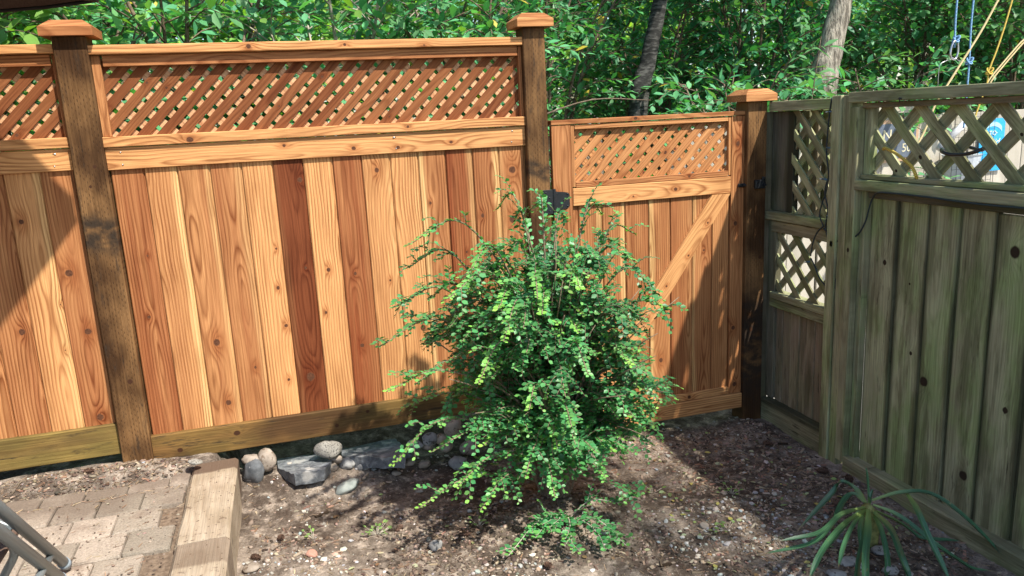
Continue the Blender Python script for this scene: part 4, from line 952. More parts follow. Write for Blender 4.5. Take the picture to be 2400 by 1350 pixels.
R_ = [(587, 1077, 36, 24, 'rock_tan', 'small flat tan stone wedged against the timber end', .06, .8, 0), (626, 1079, 44, 46, 'rock_tan', 'pale brown egg-shaped stone beside the first slate slab', .03, 1, 0),
      (597, 1111, 46, 54, 'rock_dark', 'blue-green dark stone standing by the timber corner', 0, 1.05, 3), (772, 1054, 56, 40, 'rock_speckled', 'rounded speckled granite stone on the first slate slab', .075, .9, 0),
      (790, 1076, 26, 19, 'rock_tan', 'small cream stone under the speckled granite stone', .03, .9, 3), (780, 1096, 26, 20, 'rock_tan', 'little pale stone at the slate slab corner', 0, .9, 2),
      (815, 1087, 40, 27, 'rock_grey', 'grey rounded stone below the larger slate slab', 0, .9, 2), (852, 1091, 34, 28, 'rock_grey', 'angular grey stone with dark veins below the larger slate slab', 0, .9, 5),
      (813, 1139, 66, 44, 'rock_green', 'smooth grey-green oblong stone half sunk in the dirt', -.01, .55, 0), (996, 1088, 30, 20, 'rock_tan', 'low dusty stone in the dirt left of the shrub', 0, .8, 0),
      (1009, 1030, 38, 32, 'rock_grey', 'grey stone under the kick board left of the round one', .02, .9, 0), (1034, 1028, 28, 25, 'rock_tan', 'small brown stone touching the round pale stone', .02, .9, 0),
      (1064, 1004, 44, 42, 'rock_tan', 'round pale cobble by the kick board behind the shrub', .03, 1.05, 0), (1047, 1046, 34, 25, 'rock_tan', 'freckled stone below the round pale cobble', 0, .9, 0), (1003, 1047, 24, 15, 'rock_tan', 'tiny flat stone below the grey stone', 0, .8, 0),
      (984, 1147, 28, 14, 'rock_tan', 'thin flat brown stone on open dirt', 0, .6, 0), (1022, 1277, 30, 28, 'rock_grey', 'dull brown-grey lump lying in the dirt before the shrub', 0, .8, 3), (731, 1298, 26, 22, 'rock_red', 'reddish brick-like pebble on the dirt', 0, .8, 4),
      (856, 1147, 22, 16, 'rock_tan', 'small tan stone right of the grey-green one', 0, .8, 2), (1992, 1317, 40, 22, 'rock_grey', 'flat grey pebble under the yucca leaves, leftmost', 0, .7, 0), (2016, 1326, 22, 15, 'rock_grey', 'smaller grey pebble touching the leftmost one under the yucca', 0, .7, 0),
      (2068, 1291, 36, 20, 'rock_grey', 'grey pebble behind the central yucca leaves', 0, .7, 0), (2092, 1338, 32, 20, 'rock_grey', 'grey pebble between the yucca leaves at the lower edge', 0, .8, 0), (1965, 1347, 36, 14, 'rock_grey', 'pale pebble cut by the lower edge near the yucca', 0, .8, 0),
      (457, 1083, 30, 13, 'rock_speckled', 'whitish stone at the foot of the kick board beside the timber', .03, .7, 0), (1075, 1085, 40, 34, 'rock_grey', 'grey stone mostly hidden under the shrub', 0, .9, 0), (1100, 1050, 40, 34, 'rock_tan', 'brown stone behind the shrub branches', .02, .9, 0),
      (905, 1085, 44, 20, 'rock_grey', 'low angular grey stone at the right end of the larger slate slab', 0, .6, 5), (948, 1062, 40, 26, 'rock_dark', 'dark angular stone right of the larger slate slab', .01, .7, 5), (975, 1040, 38, 26, 'rock_grey', 'broken grey stone under the kick board before the shrub', .02, .7, 5), (930, 1108, 22, 14, 'rock_tan', 'small tan stone in front of the dark angular one', 0, .7, 2), (962, 1085, 24, 15, 'rock_tan', 'small rounded stone between dark angular stone and shrub', 0, .8, 0),
      (590, 1330, 40, 26, 'rock_tan', 'dusty broken stone at the foot of the near timber', 0, .6, 3), (1652, 1232, 24, 16, 'rock_tan', 'tan pebble at the edge of the gravel patch', 0, .8, 2)]
for i, (px, py, ww, hh_, mt, lab, dz, fl, ang) in enumerate(R_): rock(px, py, ww, hh_, mt, lab, i+2, dz, fl, ang, tilt=(-.5 if 'oblong' in lab else random.uniform(-.2, .2)))

# ================================================================== DEBRIS ON THE DIRT
M['tinted'] = (lambda N: N.done(N.bsdf(N.attr('tint', 'GEOMETRY', 'Color'), .85, None, 0, .2)))(NT('dry_litter'))
M['leaf_dead'] = mat_leaf('fallen_leaf', .6, .2, .2)
def inplan(n, areas):
    out = []
    while len(out) < n:
        x0, x1, y0, y1, wgt = random.choices(areas, [a[4] for a in areas])[0]
        x, y = random.uniform(x0, x1), random.uniform(y0, y1)
        if x < -.3 and not (x < -.52): continue
        if x > 2.46 or y > 3.62 and x < 2.4 and x > -.3: continue
        out.append((x, y))
    return out
ico = bmesh.new(); bmesh.ops.create_icosphere(ico, subdivisions=1, radius=1); IV = np.array([v.co[:] for v in ico.verts]); IF = [tuple(v.index for v in f.verts) for f in ico.faces]; ico.free()
def scatter(name, label, pts, tplV, tplF, size, cols, flat, mat, lift=.3, patio=False, sm=False, tilt=.25, rough=.12):
    n = len(pts); p = np.array([(x, y, (PATIO_Z+.002 if (patio and y < 3.33 and x < -.5) else gz(x, y))) for x, y in pts]); s = np.array([size() for _ in range(n)]) if not isinstance(size, np.ndarray) else size
    if s.ndim == 1: s = np.stack([s*RNG.uniform(.7, 1.3, n), s*RNG.uniform(.7, 1.3, n), s*flat*RNG.uniform(.7, 1.3, n)], 1)
    a = RNG.uniform(0, 6.283, n); tl = RNG.normal(0, tilt, n); ca, sa_ = np.cos(a), np.sin(a); T = np.repeat(tplV[None], n, 0)*(1+RNG.normal(0, rough, (n, len(tplV), 1)))*s[:, None]
    z2 = T[..., 2]*np.cos(tl)[:, None]+T[..., 0]*np.sin(tl)[:, None]; x2 = T[..., 0]*np.cos(tl)[:, None]-T[..., 2]*np.sin(tl)[:, None]
    V = np.stack([x2*ca[:, None]-T[..., 1]*sa_[:, None], x2*sa_[:, None]+T[..., 1]*ca[:, None], z2], -1)+p[:, None]; V[..., 2] += (s[:, 2]*lift)[:, None]
    c = np.array([jit(random.choice(cols), .3) for _ in range(n)])
    me = mesh_np(name, V.reshape(-1, 3), tplF, n, len(tplV), c)
    if not sm: me.polygons.foreach_set('use_smooth', np.zeros(len(me.polygons), bool))
    o = obj(name, me, M[mat]); tag(o, label, cat=None, kind='stuff'); o['category'] = 'debris'; return o
ALL = (-.3, 2.45, 1.8, 3.6, 5); G1 = (1.35, 2.1, 2.2, 2.8, 3); G2 = (.5, .85, 2.35, 2.6, .8); G3 = (-.28, .1, 2.3, 2.9, 1.6); PT = (-1.3, -.52, 2.3, 3.5, .5); PF = (-1.3, -.52, 3.3, 3.55, 2)
stone = [(.42, .39, .34), (.34, .29, .23), (.46, .43, .38), (.22, .2, .18), (.36, .27, .2), (.33, .34, .33)]
scatter('gravel', 'pale grey gravel and pebbles strewn over the dirt', inplan(2300, [ALL, G1, G2, G3, (-1.3, -.52, 3.3, 3.55, .35)]), IV, IF, lambda: random.choice((.002, .003, .003, .004, .005, .006, .008, .011))*random.uniform(.7, 1.2), stone, .6, 'tinted', sm=False, rough=.16)
crumb = [(.13, .095, .07), (.2, .148, .11), (.29, .225, .175), (.095, .07, .053)]
scatter('soil_crumbs', 'brown soil crumbs and clods', inplan(5600, [ALL, (.3, 1.4, 2.5, 3.1, 4), (-1.3, -.52, 3.28, 3.55, 1.2)]), IV, IF, lambda: random.choice((.002, .003, .004, .005, .007, .011))*random.uniform(.6, 1.2), crumb, .5, 'tinted', sm=True, rough=.28)
bv, bf = chamfer_box(2, 2, 2, .01); bv = np.array(bv)
cube = np.array([(x, y, z) for x in (-1, 1) for y in (-1, 1) for z in (-1, 1)], float); cf = [(0, 1, 3, 2), (4, 6, 7, 5), (0, 4, 5, 1), (2, 3, 7, 6), (0, 2, 6, 4), (1, 5, 7, 3)]
def sizes(n, l0, l1, asp, th): l = RNG.uniform(l0, l1, n); return np.stack([l, l*RNG.uniform(asp*.6, asp*1.4, n), np.full(n, th)*RNG.uniform(.6, 1.5, n)], 1)
bark_c = [(.13, .09, .065), (.19, .135, .095), (.26, .19, .14), (.33, .26, .19), (.24, .14, .095)]
scatter('wood_chips', 'brown bark chips and wood splinters on the dirt', inplan(3600, [ALL, (1.5, 2.4, 2.0, 3.5, 6), PF]), cube, cf, sizes(3600, .003, .015, .3, .0016), bark_c, 1, 'tinted', .8)
scatter('pine_needles', 'dry pine needles and fine twigs on the dirt', inplan(2600, [ALL, (1.5, 2.4, 2.0, 3.5, 3), PF, PT]), cube, cf, sizes(2600, .005, .017, .05, .0006), [(.3, .2, .12), (.42, .31, .2), (.2, .12, .07), (.14, .09, .06)], 1, 'tinted', 1.5, patio=True, tilt=.06)
scatter('paver_grit', 'dark soil crumbs scattered on the pavers', inplan(420, [PT]), IV, IF, lambda: random.uniform(.002, .006), crumb, .5, 'tinted', patio=True)
fl_ = inplan(190, [ALL, (1.4, 2.4, 2.0, 3.3, 6)]); n = len(fl_)
p = np.array([(x, y, gz(x, y)+.006) for x, y in fl_]); d = norm(np.stack([RNG.normal(0, 1, n), RNG.normal(0, 1, n), RNG.normal(0, .12, n)], 1)); nr = np.stack([RNG.normal(0, .25, n), RNG.normal(0, .25, n), np.ones(n)], 1)
l = RNG.uniform(.014, .034, n); c = np.array([jit(random.choice([(.3, .34, .16), (.38, .4, .24), (.22, .3, .12), (.42, .38, .12), (.24, .14, .07)]), .2) for _ in range(n)])
o = obj('fallen_leaves', leaves_mesh('fallen_leaves', p, d, nr, l, l*.6, c, T_OVAL), M['leaf_dead']); tag(o, 'small fallen green and yellow leaves on the dirt', kind='stuff'); o['category'] = 'debris'

# dead twigs and clumps of litter
tw_ = MB()
for x, y in inplan(150, [ALL, (1.6, 2.44, 2.7, 3.5, 7), (1.6, 2.4, 2.0, 2.7, 3), (-1.2, -.55, 3.36, 3.54, .7)]):
    a = random.uniform(0, 6.28); ln = random.uniform(.03, .11); d1 = Vector((math.cos(a), math.sin(a), 0)); sd = Vector((-d1.y, d1.x, 0)); P = []
    for i in range(5): q = Vector((x, y, 0))+d1*ln*(i/4-.5)+sd*ln*.12*math.sin(i*1.3+a); P.append((q.x, q.y, gz(q.x, q.y)+.004+.006*abs(math.sin(i+a))))
    tw_.tube(P, [.0022, .002, .0018, .0014, .0008], 5)
o = shape('dead_twigs', tw_, M['twig'], None); tag(o, 'dead brown twigs scattered over the dirt', kind='stuff'); o['category'] = 'debris'
CL = [(2.2, 3.3, .16), (2.32, 3.05, .12), (2.0, 3.42, .12), (2.36, 2.75, .1), (1.0, 2.75, .16), (.75, 2.95, .14), (.45, 2.75, .1), (2.2, 2.45, .16), (1.75, 2.3, .14), (.2, 2.6, .1), (-.1, 2.95, .08), (-.95, 3.45, .1), (-.65, 3.47, .1), (1.3, 2.45, .1)]
cp = [(cx_+random.gauss(0, r_), cy_+random.gauss(0, r_*.7)) for cx_, cy_, r_ in CL for _ in range(110)]
cp = [(x, y) for x, y in cp if x < 2.44 and y < 3.56 and not (-.52 < x < -.3) and not (x < -.52 and y < 3.34)]
scatter('bark_litter', 'clumps of dark bark bits and cone scales gathered on the dirt', cp, cube, cf, sizes(len(cp), .002, .011, .4, .002), [(.07, .048, .035), (.12, .08, .056), (.18, .125, .088), (.26, .19, .14), (.05, .036, .028)], 1, 'tinted', .9)
# larger chips of wood, one by one
for i, (px, py, ln, wd_, yaw, lab) in enumerate([(858, 1118, .055, .018, 1.0, 'short tan wood offcut beside the grey-green stone'), (755, 1208, .06, .016, .35, 'flat brown splinter of wood on the dirt left of the weeds'), (700, 1308, .04, .012, .2, 'pale torn wood splinter near the reddish pebble'),
        (1395, 1190, .05, .014, -.5, 'reddish stick under the shrub on the lit dirt'), (1835, 1045, .05, .018, -.6, 'broken bark chip by the corner of the old panel'), (1880, 1060, .055, .014, .5, 'pale wood chip at the old bottom plate'), (1560, 1326, .05, .014, -.3, 'dark bark chip on the gravel patch')]):
    p = gpt(px, py); V, F = chamfer_box(ln*2*.5, wd_, .008, .001)
    V = [(x*(1+.25*mnoise.noise(Vector((y*90, i, 0)))), y*(1-.35*abs(x)/ln)+.004*math.sin(x*70), z+.002*math.sin(x*120+y*60)) for x, y, z in V]
    o = obj('wood_chip', mesh_from('wood_chip', V, F), M['old_red'] if i in (1, 4, 6) else M['timber'], None, (p.x, p.y, gz(p.x, p.y)+.006), Matrix.Rotation(yaw, 3, 'Z')); tag(o, lab, 'wood chip', 'loose chips of wood on the dirt'); o['tone'] = .5; o['seed'] = float(i); o['stain'] = [0., .01, 0.]
# weeds
def weed(px, py, lab, k=16):
    p = gpt(px, py); L = Leaves(); stm = MB()
    for i in range(k):
        a = random.uniform(0, 6.28); r = random.uniform(.004, .05); q = Vector((p.x+math.cos(a)*r*1.4, p.y+math.sin(a)*r, gz(p.x, p.y)+random.uniform(.008, .03)))
        L.add(q, (math.cos(a), math.sin(a), .25), (random.uniform(-.3, .3), -.2, 1), random.uniform(.014, .024), random.uniform(.009, .013), jit((.2, .32, .1), .3)); stm.tube([(p.x, p.y, gz(p.x, p.y)-.004), q], .0012, 4)
    t = thing('weed_sprig', lab, 'weed', (p.x, p.y, p.z), 'little weeds in the dirt'); shape('stem', stm, M['twig_pale'], t); f = obj('foliage', L.mesh('foliage', T_OVAL, tuple(p)), M['leaf'], t, tuple(p)); f['kind'] = 'stuff'
weed(882, 1248, 'pale green weed sprig on the dirt left of the shrub', 22); weed(1122, 1236, 'tiny round-leaved weed left of the low sprig', 9); weed(1530, 1152, 'small pale round-leaved weed right of the drooping shrub branch', 8)
weed(1715, 1160, 'green weed in the shade near the old fence', 12); weed(1705, 1240, 'yellowish weed tuft left of the yucca', 14); weed(735, 1260, 'single grey-green weed near the pine cone', 5)

# pine cones
def cone_mesh():
    mb = MB(); mb.tube(spline([(0, 0, -.024), (0, 0, 0), (0, 0, .024)], 3), [.003, .006, .007, .007, .006, .004, .002], 8)
    n = 52
    for i in range(n):
        f = i/n; z = -.024+f*.048; r = .0135*math.sin(math.pi*min(1, .18+.8*f))**.8; a = i*2.39996; u = Vector((math.cos(a), math.sin(a), 0)); s = Vector((-u.y, u.x, 0)); c = Vector((0, 0, z)); wv = .0042
        mb.add([c+u*.004-s*wv*.6, c+u*.004+s*wv*.6, c+u*r+s*wv+Vector((0, 0, .0035)), c+u*(r+.002)+Vector((0, 0, .0055)), c+u*r-s*wv+Vector((0, 0, .0035)), c+u*.004+Vector((0, 0, -.002)), c+u*r+Vector((0, 0, .0012))],
               [(0, 1, 2, 3, 4), (1, 0, 5), (5, 6, 2, 1), (0, 4, 6, 5), (6, 4, 3, 2)])
    return mb.mesh('pine_cone', False)
cm = cone_mesh(); M['cone'] = mat_noise('pine_cone_scales', (.055, .03, .02), (.15, .085, .055), 120, .8, .3, .002)
for px, py, yaw, lab, sc in [(660, 1272, .3, 'upright dark pine cone on open dirt near the timber', 1), (1284, 1330, .1, 'dark pine cone by the lower edge, beside white gravel', 1.05), (1090, 1262, 1.1, 'pine cone lying left of the low sprig', 1), (1928, 1108, .8, 'pine cone against the double post, higher of two', 1.1), (1990, 1130, -.4, 'pine cone beside the old fence sill behind the yucca', 1.2),
        (1965, 1180, 1.5, 'pine cone in the shade left of the yucca stem', 1.1), (1800, 1045, .6, 'pine cone in the dark corner by the gate', 1.1), (1130, 1160, 2.0, 'pine cone in the shadow under the shrub, left', 1.1), (1215, 1188, .9, 'pine cone in the shadow under the shrub, right', 1.15), (935, 1240, 2.4, 'brown pine cone near the pale weed sprig', .9), (600, 1313, .9, 'worn pine cone at the foot of the near timber', .95), (205, 1090, 1.4, 'pine cone on the paver dirt under the left panel', .9), (1365, 1020+165, .4, 'pine cone on lit dirt under the shrub', .9)]:
    p = gpt(px, py); up = px in (660, 1284)
    o = obj('pine_cone', cm, M['cone'], None, (p.x, p.y, gz(p.x, p.y)+.011*sc), (Matrix.Rotation(yaw, 3, 'Z') @ Matrix.Rotation(1.0 if up else 1.5, 3, 'X') @ Matrix.Diagonal((sc, sc, sc)))); tag(o, lab, 'pine cone', 'pine cones dropped on the dirt')

# ================================================================== UMBRELLA (its rim crosses the upper left corner, its shade falls on the left panel)
C0 = Vector((-.53, 3.075, 2.287)); e1 = Vector((math.cos(math.radians(150)), math.sin(math.radians(150)), 0)); e2 = Vector((math.cos(math.radians(234)), math.sin(math.radians(234)), 0)); SD = 2.1
cor = [C0, C0+e1*SD, C0+e1*SD+e2*SD, C0+e2*SD]; cen = (cor[0]+cor[2])/2; apex = Vector((cen.x, cen.y, 2.8))
um = thing('patio_umbrella', 'brown patio umbrella whose dark-edged rim crosses the upper left corner', 'umbrella', (cen.x, cen.y, PATIO_Z))
M['canvas'] = mat_noise('brown_canvas', (.1, .062, .045), (.14, .09, .066), 150, .9, .2, .001); M['trim'] = mat_plain('dark_trim', (.012, .011, .011), .7)
cv = MB(); n = 10; fr = []
for k in range(4):
    a, b = cor[k], cor[(k+1) % 4]
    for i in range(n): f = i/n; q = a.lerp(b, f); fr.append(q+Vector((0, 0, .0))-(q-cen).normalized()*.0*math.sin(math.pi*f)+Vector((0, 0, -.02*math.sin(math.pi*f)*0)))
m_ = len(fr); mid = [p.lerp(apex, .5)+Vector((0, 0, .03)) for p in fr]; low = [p+Vector((0, 0, -.13)) for p in fr]
cv.add([apex]+mid+fr, [(0, 1+i, 1+(i+1) % m_) for i in range(m_)]+[(1+i, 1+m_+i, 1+m_+(i+1) % m_, 1+(i+1) % m_) for i in range(m_)])
shape('canopy', cv, M['canvas'], um, False)
# valance hanging from the rim (with thickness) and its dark binding
va = MB(); inn = [p+(cen-p).normalized()*.004 for p in fr]
hang = [.10+.006*math.sin(i*1.3) for i in range(m_)]
va.add([p for p in fr]+[p-Vector((0, 0, h)) for p, h in zip(fr, hang)]+[p for p in inn]+[p-Vector((0, 0, h)) for p, h in zip(inn, hang)],
       [(i, (i+1) % m_, m_+(i+1) % m_, m_+i) for i in range(m_)]+[(2*m_+i, 3*m_+i, 3*m_+(i+1) % m_, 2*m_+(i+1) % m_) for i in range(m_)])
shape('valance', va, M['canvas'], um, False)
bd = MB(); bd.tube([p-Vector((0, 0, h)) for p, h in zip(fr, hang)]+[fr[0]-Vector((0, 0, hang[0]))], .0065, 8); shape('binding', bd, M['trim'], um)
for c in cor:
    r = MB(); r.tube([apex-Vector((0, 0, .05)), c-Vector((0, 0, .02))], .009, 8); shape('rib', r, M['trim'], um)
pl = MB(); pl.tube([(cen.x, cen.y, PATIO_Z), (cen.x, cen.y, 2.86)], .019, 14); shape('pole', pl, M['trim'], um)
bs_ = MB(); bs_.tube([(cen.x, cen.y, PATIO_Z), (cen.x, cen.y, PATIO_Z+.05), (cen.x, cen.y, PATIO_Z+.07), (cen.x, cen.y, PATIO_Z+.2)], [.24, .23, .05, .03], 24); shape('base', bs_, M['trim'], um, False)

# ================================================================== CHAIR at the lower left
M['tube_grey'] = mat_plain('grey_painted_tube', (.2, .225, .23), .38, .25, .5); M['cap_grey'] = mat_plain('grey_plastic_foot', (.24, .28, .31), .5)
fa = atZ(153, 1322, .295); ch = thing('folding_chair', 'grey tubular folding chair frame, its capped foot on the pavers', 'chair', (fa.x, fa.y, PATIO_Z))
ua = (atZ(0, 1193, .74)-fa); A0 = fa+ua*.03; A1 = fa+ua*2.0
def part_tube(nm, pts, r, mat='tube_grey', nn=14): mb = MB(); mb.tube(pts, r, nn); return shape(nm, mb, M[mat], ch)
R0 = .0175
part_tube('leg', [A0, A1], R0); f_ = MB(); f_.tube([fa-ua.normalized()*.012, fa-ua.normalized()*.008, fa+ua.normalized()*.026], [R0*.8, R0*1.12, R0*1.12], 16); shape('foot_cap', f_, M['cap_grey'], ch)
off = Vector((.012, -.085, -.035)); b0 = atZ(140, 1355, .285); part_tube('leg', [b0+(A0-A0), b0+ua*2.0], R0*1.05); f_ = MB(); f_.tube([b0-ua.normalized()*.03, b0], [R0, R0*1.15], 16); shape('foot_cap', f_, M['cap_grey'], ch)
c0 = fa+ua*.24; c1 = atZ(92, 1350, .40); part_tube('cross_tube', [c0, c1, c1+(c1-c0)*2.2], .0125)
d0 = atZ(-12, 1232, .62); d1 = atZ(22, 1268, .58); d2 = atZ(33, 1300, .52); d3 = atZ(12, 1345, .44); part_tube('brace_tube', spline([d0, d1, d2, d3, d3+(d3-d2)*1.6], 6), .0125)
br = MB(); pm_ = atZ(2, 1240, .615); br.box(pm_, (.055, .016, .05), Matrix.Rotation(.6, 3, 'Y'), .003); shape('bracket', br, M['tube_grey'], ch, False)
# rest of the chair, left of the picture: matching pair of legs, seat and backrest
sx = Vector((-.46, .02, 0)); part_tube('leg', [A0+sx, A1+sx], R0); part_tube('leg', [b0+sx, b0+ua*2.0+sx], R0)
st = MB(); sc = fa+ua*.55+sx*.5+Vector((-.0, -.2, .03)); st.box(sc, (.4, .4, .02), None, .006); shape('seat', st, M['canvas'], ch, False)
bk = MB(); bk.box(fa+ua*1.8+sx*.5, (.42, .02, .25), None, .006); shape('backrest', bk, M['canvas'], ch, False)

# ================================================================== STRING LIGHTS and cords on the old fence
M['cord'] = mat_plain('dark_green_cord', (.014, .028, .03), .55); M['bulb_base'] = mat_plain('bluish_bulb_socket', (.06, .13, .17), .45); M['bulb'] = mat_plain('milky_bulb', (.5, .55, .52), .2)
def bp_(px, py, X=XB-.03): return atX(px, py, X)
sg = thing('string_lights', 'dark string-light cable with mini bulbs hanging over the corner lattice', 'string lights', tuple(bp_(1947, 233)))
runs = [[(1950, 229), (1945, 260), (1940, 310), (1937, 360), (1942, 410), (1936, 450), (1927, 475), (1921, 505), (1930, 530)], [(1953, 229), (1957, 262), (1957, 300), (1962, 340), (1965, 355), (1955, 385), (1943, 412), (1933, 450), (1940, 490), (1935, 530), (1940, 560), (1945, 590), (1953, 625), (1958, 660), (1955, 680), (1945, 683), (1935, 670), (1920, 650), (1910, 625), (1900, 605)], [(1930, 530), (1915, 545), (1905, 570), (1900, 600)]]
for r in runs: mb = MB(); mb.tube(spline([bp_(*q) for q in r], 5), .0038, 6); shape('cable', mb, M['cord'], sg)
for (x0, y0, x1, y1) in [(1955, 261, 1934, 263), (1938, 346, 1956, 347), (1940, 421, 1920, 419), (1938, 505, 1952, 508), (1898, 613, 1884, 615), (1957, 662, 1940, 671)]:
    a, b = bp_(x0, y0), bp_(x1, y1); mb = MB(); mb.tube([a, a.lerp(b, .65)], .0045, 8); s_ = shape('bulb_socket', mb, M['bulb_base'], sg); mb = MB(); mb.tube([a.lerp(b, .62), a.lerp(b, .9), b], [.003, .003, .0008], 8); shape('bulb', mb, M['bulb'], s_)
pg = MB(); c_ = bp_(1950, 571, XB-.036); pg.box(c_, (.012, .024, .03), None, .004); pl_ = shape('plug', pg, M['bulb_base'], sg, False)
for dy in (-.005, .005): q = MB(); q.box(c_+Vector((-.0065, dy, .003)), (.002, .002, .009), None, .0003); shape('slot', q, M['cord'], pl_, False)
mb = MB(); mb.tube(spline([bp_(*q) for q in [(1930, 535), (1950, 556), (1965, 566), (1985, 563), (2010, 550), (2028, 520), (2037, 488), (2045, 465)]]+[bp_(x, y, XB-.056) for x, y in ((2058, 452), (2090, 453), (2130, 457), (2180, 463), (2230, 470), (2290, 478), (2340, 483), (2400, 488), (2500, 500))], 5), .0042, 6)
o = shape('extension_cord', mb, M['cord'], None, loc=bp_(2045, 465)); tag(o, 'thin dark cord looping from the corner and sagging along the mossy middle rail', 'cord')
mb = MB(); mb.tube([atX(2108, 228, XB-.062), atX(2108, 240, XB-.062)], .0018, 6); mb.tube([atX(2106, 231, XB-.061), atX(2112, 231, XB-.066)], .003, 6); o = shape('nail_hook', mb, M['black_metal'], None, loc=atX(2108, 232, XB-.06)); tag(o, 'small rusty nail hook on the mossy top rail', 'hook')

# ================================================================== NEIGHBOUR'S SIDE, seen over and through the old lattice
YN = 4.6
N = NT('pale_grooved_board'); W = wood_core(N, 80)
col = N.mix(N.sstep(.3, .7, N.noise(N.com(N.ma('MULTIPLY_ADD', W['x'], 9, W['s1']), 0, N.ma('MULTIPLY', W['z'], 2)), 1, 3)), (.33, .3, .245), (.46, .42, .35))
gr = N.ma('ABSOLUTE', N.ma('SINE', N.ma('MULTIPLY', W['x'], 300))); col = N.mix(N.ma('MULTIPLY', N.ma('SUBTRACT', 1, N.sstep(.0, .35, gr)), .6), col, (.16, .14, .11))
M['pale_board'] = N.done(N.bsdf(col, .8, N.bump(gr, .5, .002), spec=.2))
nf = thing('neighbour_fence', 'pale board fence with signs on it, seen through the mossy lattice', 'fence', (4.8, YN, 0)); x = 2.62; k = 0
while x < 7.0:
    wv = .125+.012*(k % 2); plank('board', nf, M['pale_board'], x, x+wv-(.02 if k % 5 == 2 else .004), YN+.02, YN+.04, -.1, 1.60+.01*math.sin(k*2.1), 'z', .003); x += wv; k += 1
plank('rail', nf, M['pale_board'], 2.6, 7.0, YN+.041, YN+.08, 1.3, 1.39, 'x'); plank('rail', nf, M['pale_board'], 2.6, 7.0, YN+.041, YN+.08, .3, .39, 'x')
plank('cap_board', nf, M['pale_board'], 4.0, 4.55, YN-.02, YN+.05, 1.625, 1.675, 'x')
sb = MB(); sb.box((4.8, 2.6, .012), (4.4, 3.9, .05), None, .004); o = shape('neighbour_path', sb, mat_noise('pale_concrete', (.42, .4, .37), (.52, .5, .46), 14, .85, .4, .003), loc=(4.8, 2.6, 0)); tag(o, 'pale concrete slab beyond the old fence', kind='structure')
def text(parent, name, body, loc, size, mat, ext=.001, shear=0):
    cu = bpy.data.curves.new(name, 'FONT'); cu.body = body; cu.size = size; cu.extrude = ext; cu.align_x = 'CENTER'; cu.align_y = 'CENTER'; cu.shear = shear
    to = bpy.data.objects.new(name, cu); COL.objects.link(to); dg = bpy.context.evaluated_depsgraph_get(); me = bpy.data.meshes.new_from_object(to.evaluated_get(dg)); bpy.data.objects.remove(to); bpy.data.curves.remove(cu)
    me.transform(Matrix.Rotation(math.radians(90), 4, 'X')); return obj(name, me, mat, parent, loc)
M['chalk'] = mat_plain('slate_blue_board', (.1, .12, .155), .7); M['cream'] = mat_plain('cream_lettering', (.55, .5, .35), .7); M['frame_tan'] = mat_plain('tan_frame', (.42, .27, .17), .7); M['blue'] = mat_plain('bright_blue_sign', (.03, .33, .62), .35); M['white'] = mat_plain('white_print', (.65, .72, .74), .4)
s1 = thing('chalkboard_sign', 'tan-framed slate-blue sign with cream lettering behind the mossy lattice', 'sign', (4.28, YN, 1.42))
q = MB(); q.box((4.285, YN+.004, 1.43), (.40, .018, .30), None, .004); shape('frame', q, M['frame_tan'], s1, False); q = MB(); q.box((4.285, YN-.007, 1.43), (.34, .006, .245), None, .002); shape('face', q, M['chalk'], s1, False)
text(s1, 'lettering', '500', (4.395, YN-.011, 1.375), .085, M['cream']); text(s1, 'lettering', 'N', (4.20, YN-.011, 1.47), .11, M['cream']); text(s1, 'lettering', 'on', (4.37, YN-.011, 1.455), .06, M['cream'])
s2 = thing('blue_sign', 'bright blue sign with clipped corners and white print behind the mossy lattice', 'sign', (5.17, YN, 1.36)); w2, h2, k2 = .118, .195, .03; cx, cz = 5.172, 1.352
pts = [(-w2, -h2), (w2, -h2), (w2, h2-k2), (w2-k2, h2), (-w2+k2, h2), (-w2, h2-k2)]; q = MB(); nn = 6
q.add([(cx+a, YN-.004, cz+b) for a, b in pts]+[(cx+a, YN+.004, cz+b) for a, b in pts], [tuple(range(nn)), tuple(range(2*nn-1, nn-1, -1))]+[(i, i+nn, (i+1) % nn+nn, (i+1) % nn) for i in range(nn)]); shape('face', q, M['blue'], s2, False)
q = MB(); arc = [(cx+.1*math.cos(a), YN-.0062, cz+.07+.085*math.sin(a)) for a in np.linspace(2.6, .54, 14)]; V = []
for (a, b, c) in arc: V += [(a, b, c-.017), (a, b, c+.017)]
q.add(V, [(2*i, 2*i+2, 2*i+3, 2*i+1) for i in range(13)]); shape('banner', q, mat_plain('pale_blue_print', (.33, .58, .72), .4), s2, False)
text(s2, 'lettering', '·TO·', (cx, YN-.007, cz+.085), .05, M['white']); text(s2, 'lettering', 'Rid', (cx+.02, YN-.007, cz+.02), .07, M['white'], shear=.3); text(s2, 'lettering', 'saya', (cx-.01, YN-.007, cz-.135), .055, M['white'], shear=.3)
# wire mesh panel and pale tub in front of the neighbour's fence
wm = MB(); o0 = Vector((4.55, 4.35, .9))
for i in range(9): wm.tube([o0+Vector((i*.045, 0, 0)), o0+Vector((i*.045, 0, .72))], .0016, 4)
for i in range(17): wm.tube([o0+Vector((0, 0, i*.045)), o0+Vector((.36, 0, i*.045))], .0016, 4)
o = shape('wire_mesh_panel', wm, M['black_metal'], None, loc=o0); tag(o, 'black square wire mesh panel behind the mossy lattice', 'wire mesh')
tb = MB(); tb.tube([(4.75, 4.46, 1.08), (4.75, 4.46, 1.12), (4.75, 4.46, 1.3), (4.75, 4.46, 1.31), (4.75, 4.46, 1.3)], [.09, .1, .125, .135, .11], 20); tb.box((4.75, 4.5, .55), (.3, .2, 1.05), None, .01)
o = shape('plastic_tub', tb, mat_plain('pale_grey_plastic', (.42, .45, .48), .4), None, False, loc=(4.75, 4.46, .03)); tag(o, 'pale grey plastic tub on a stand behind the wire mesh', 'tub')
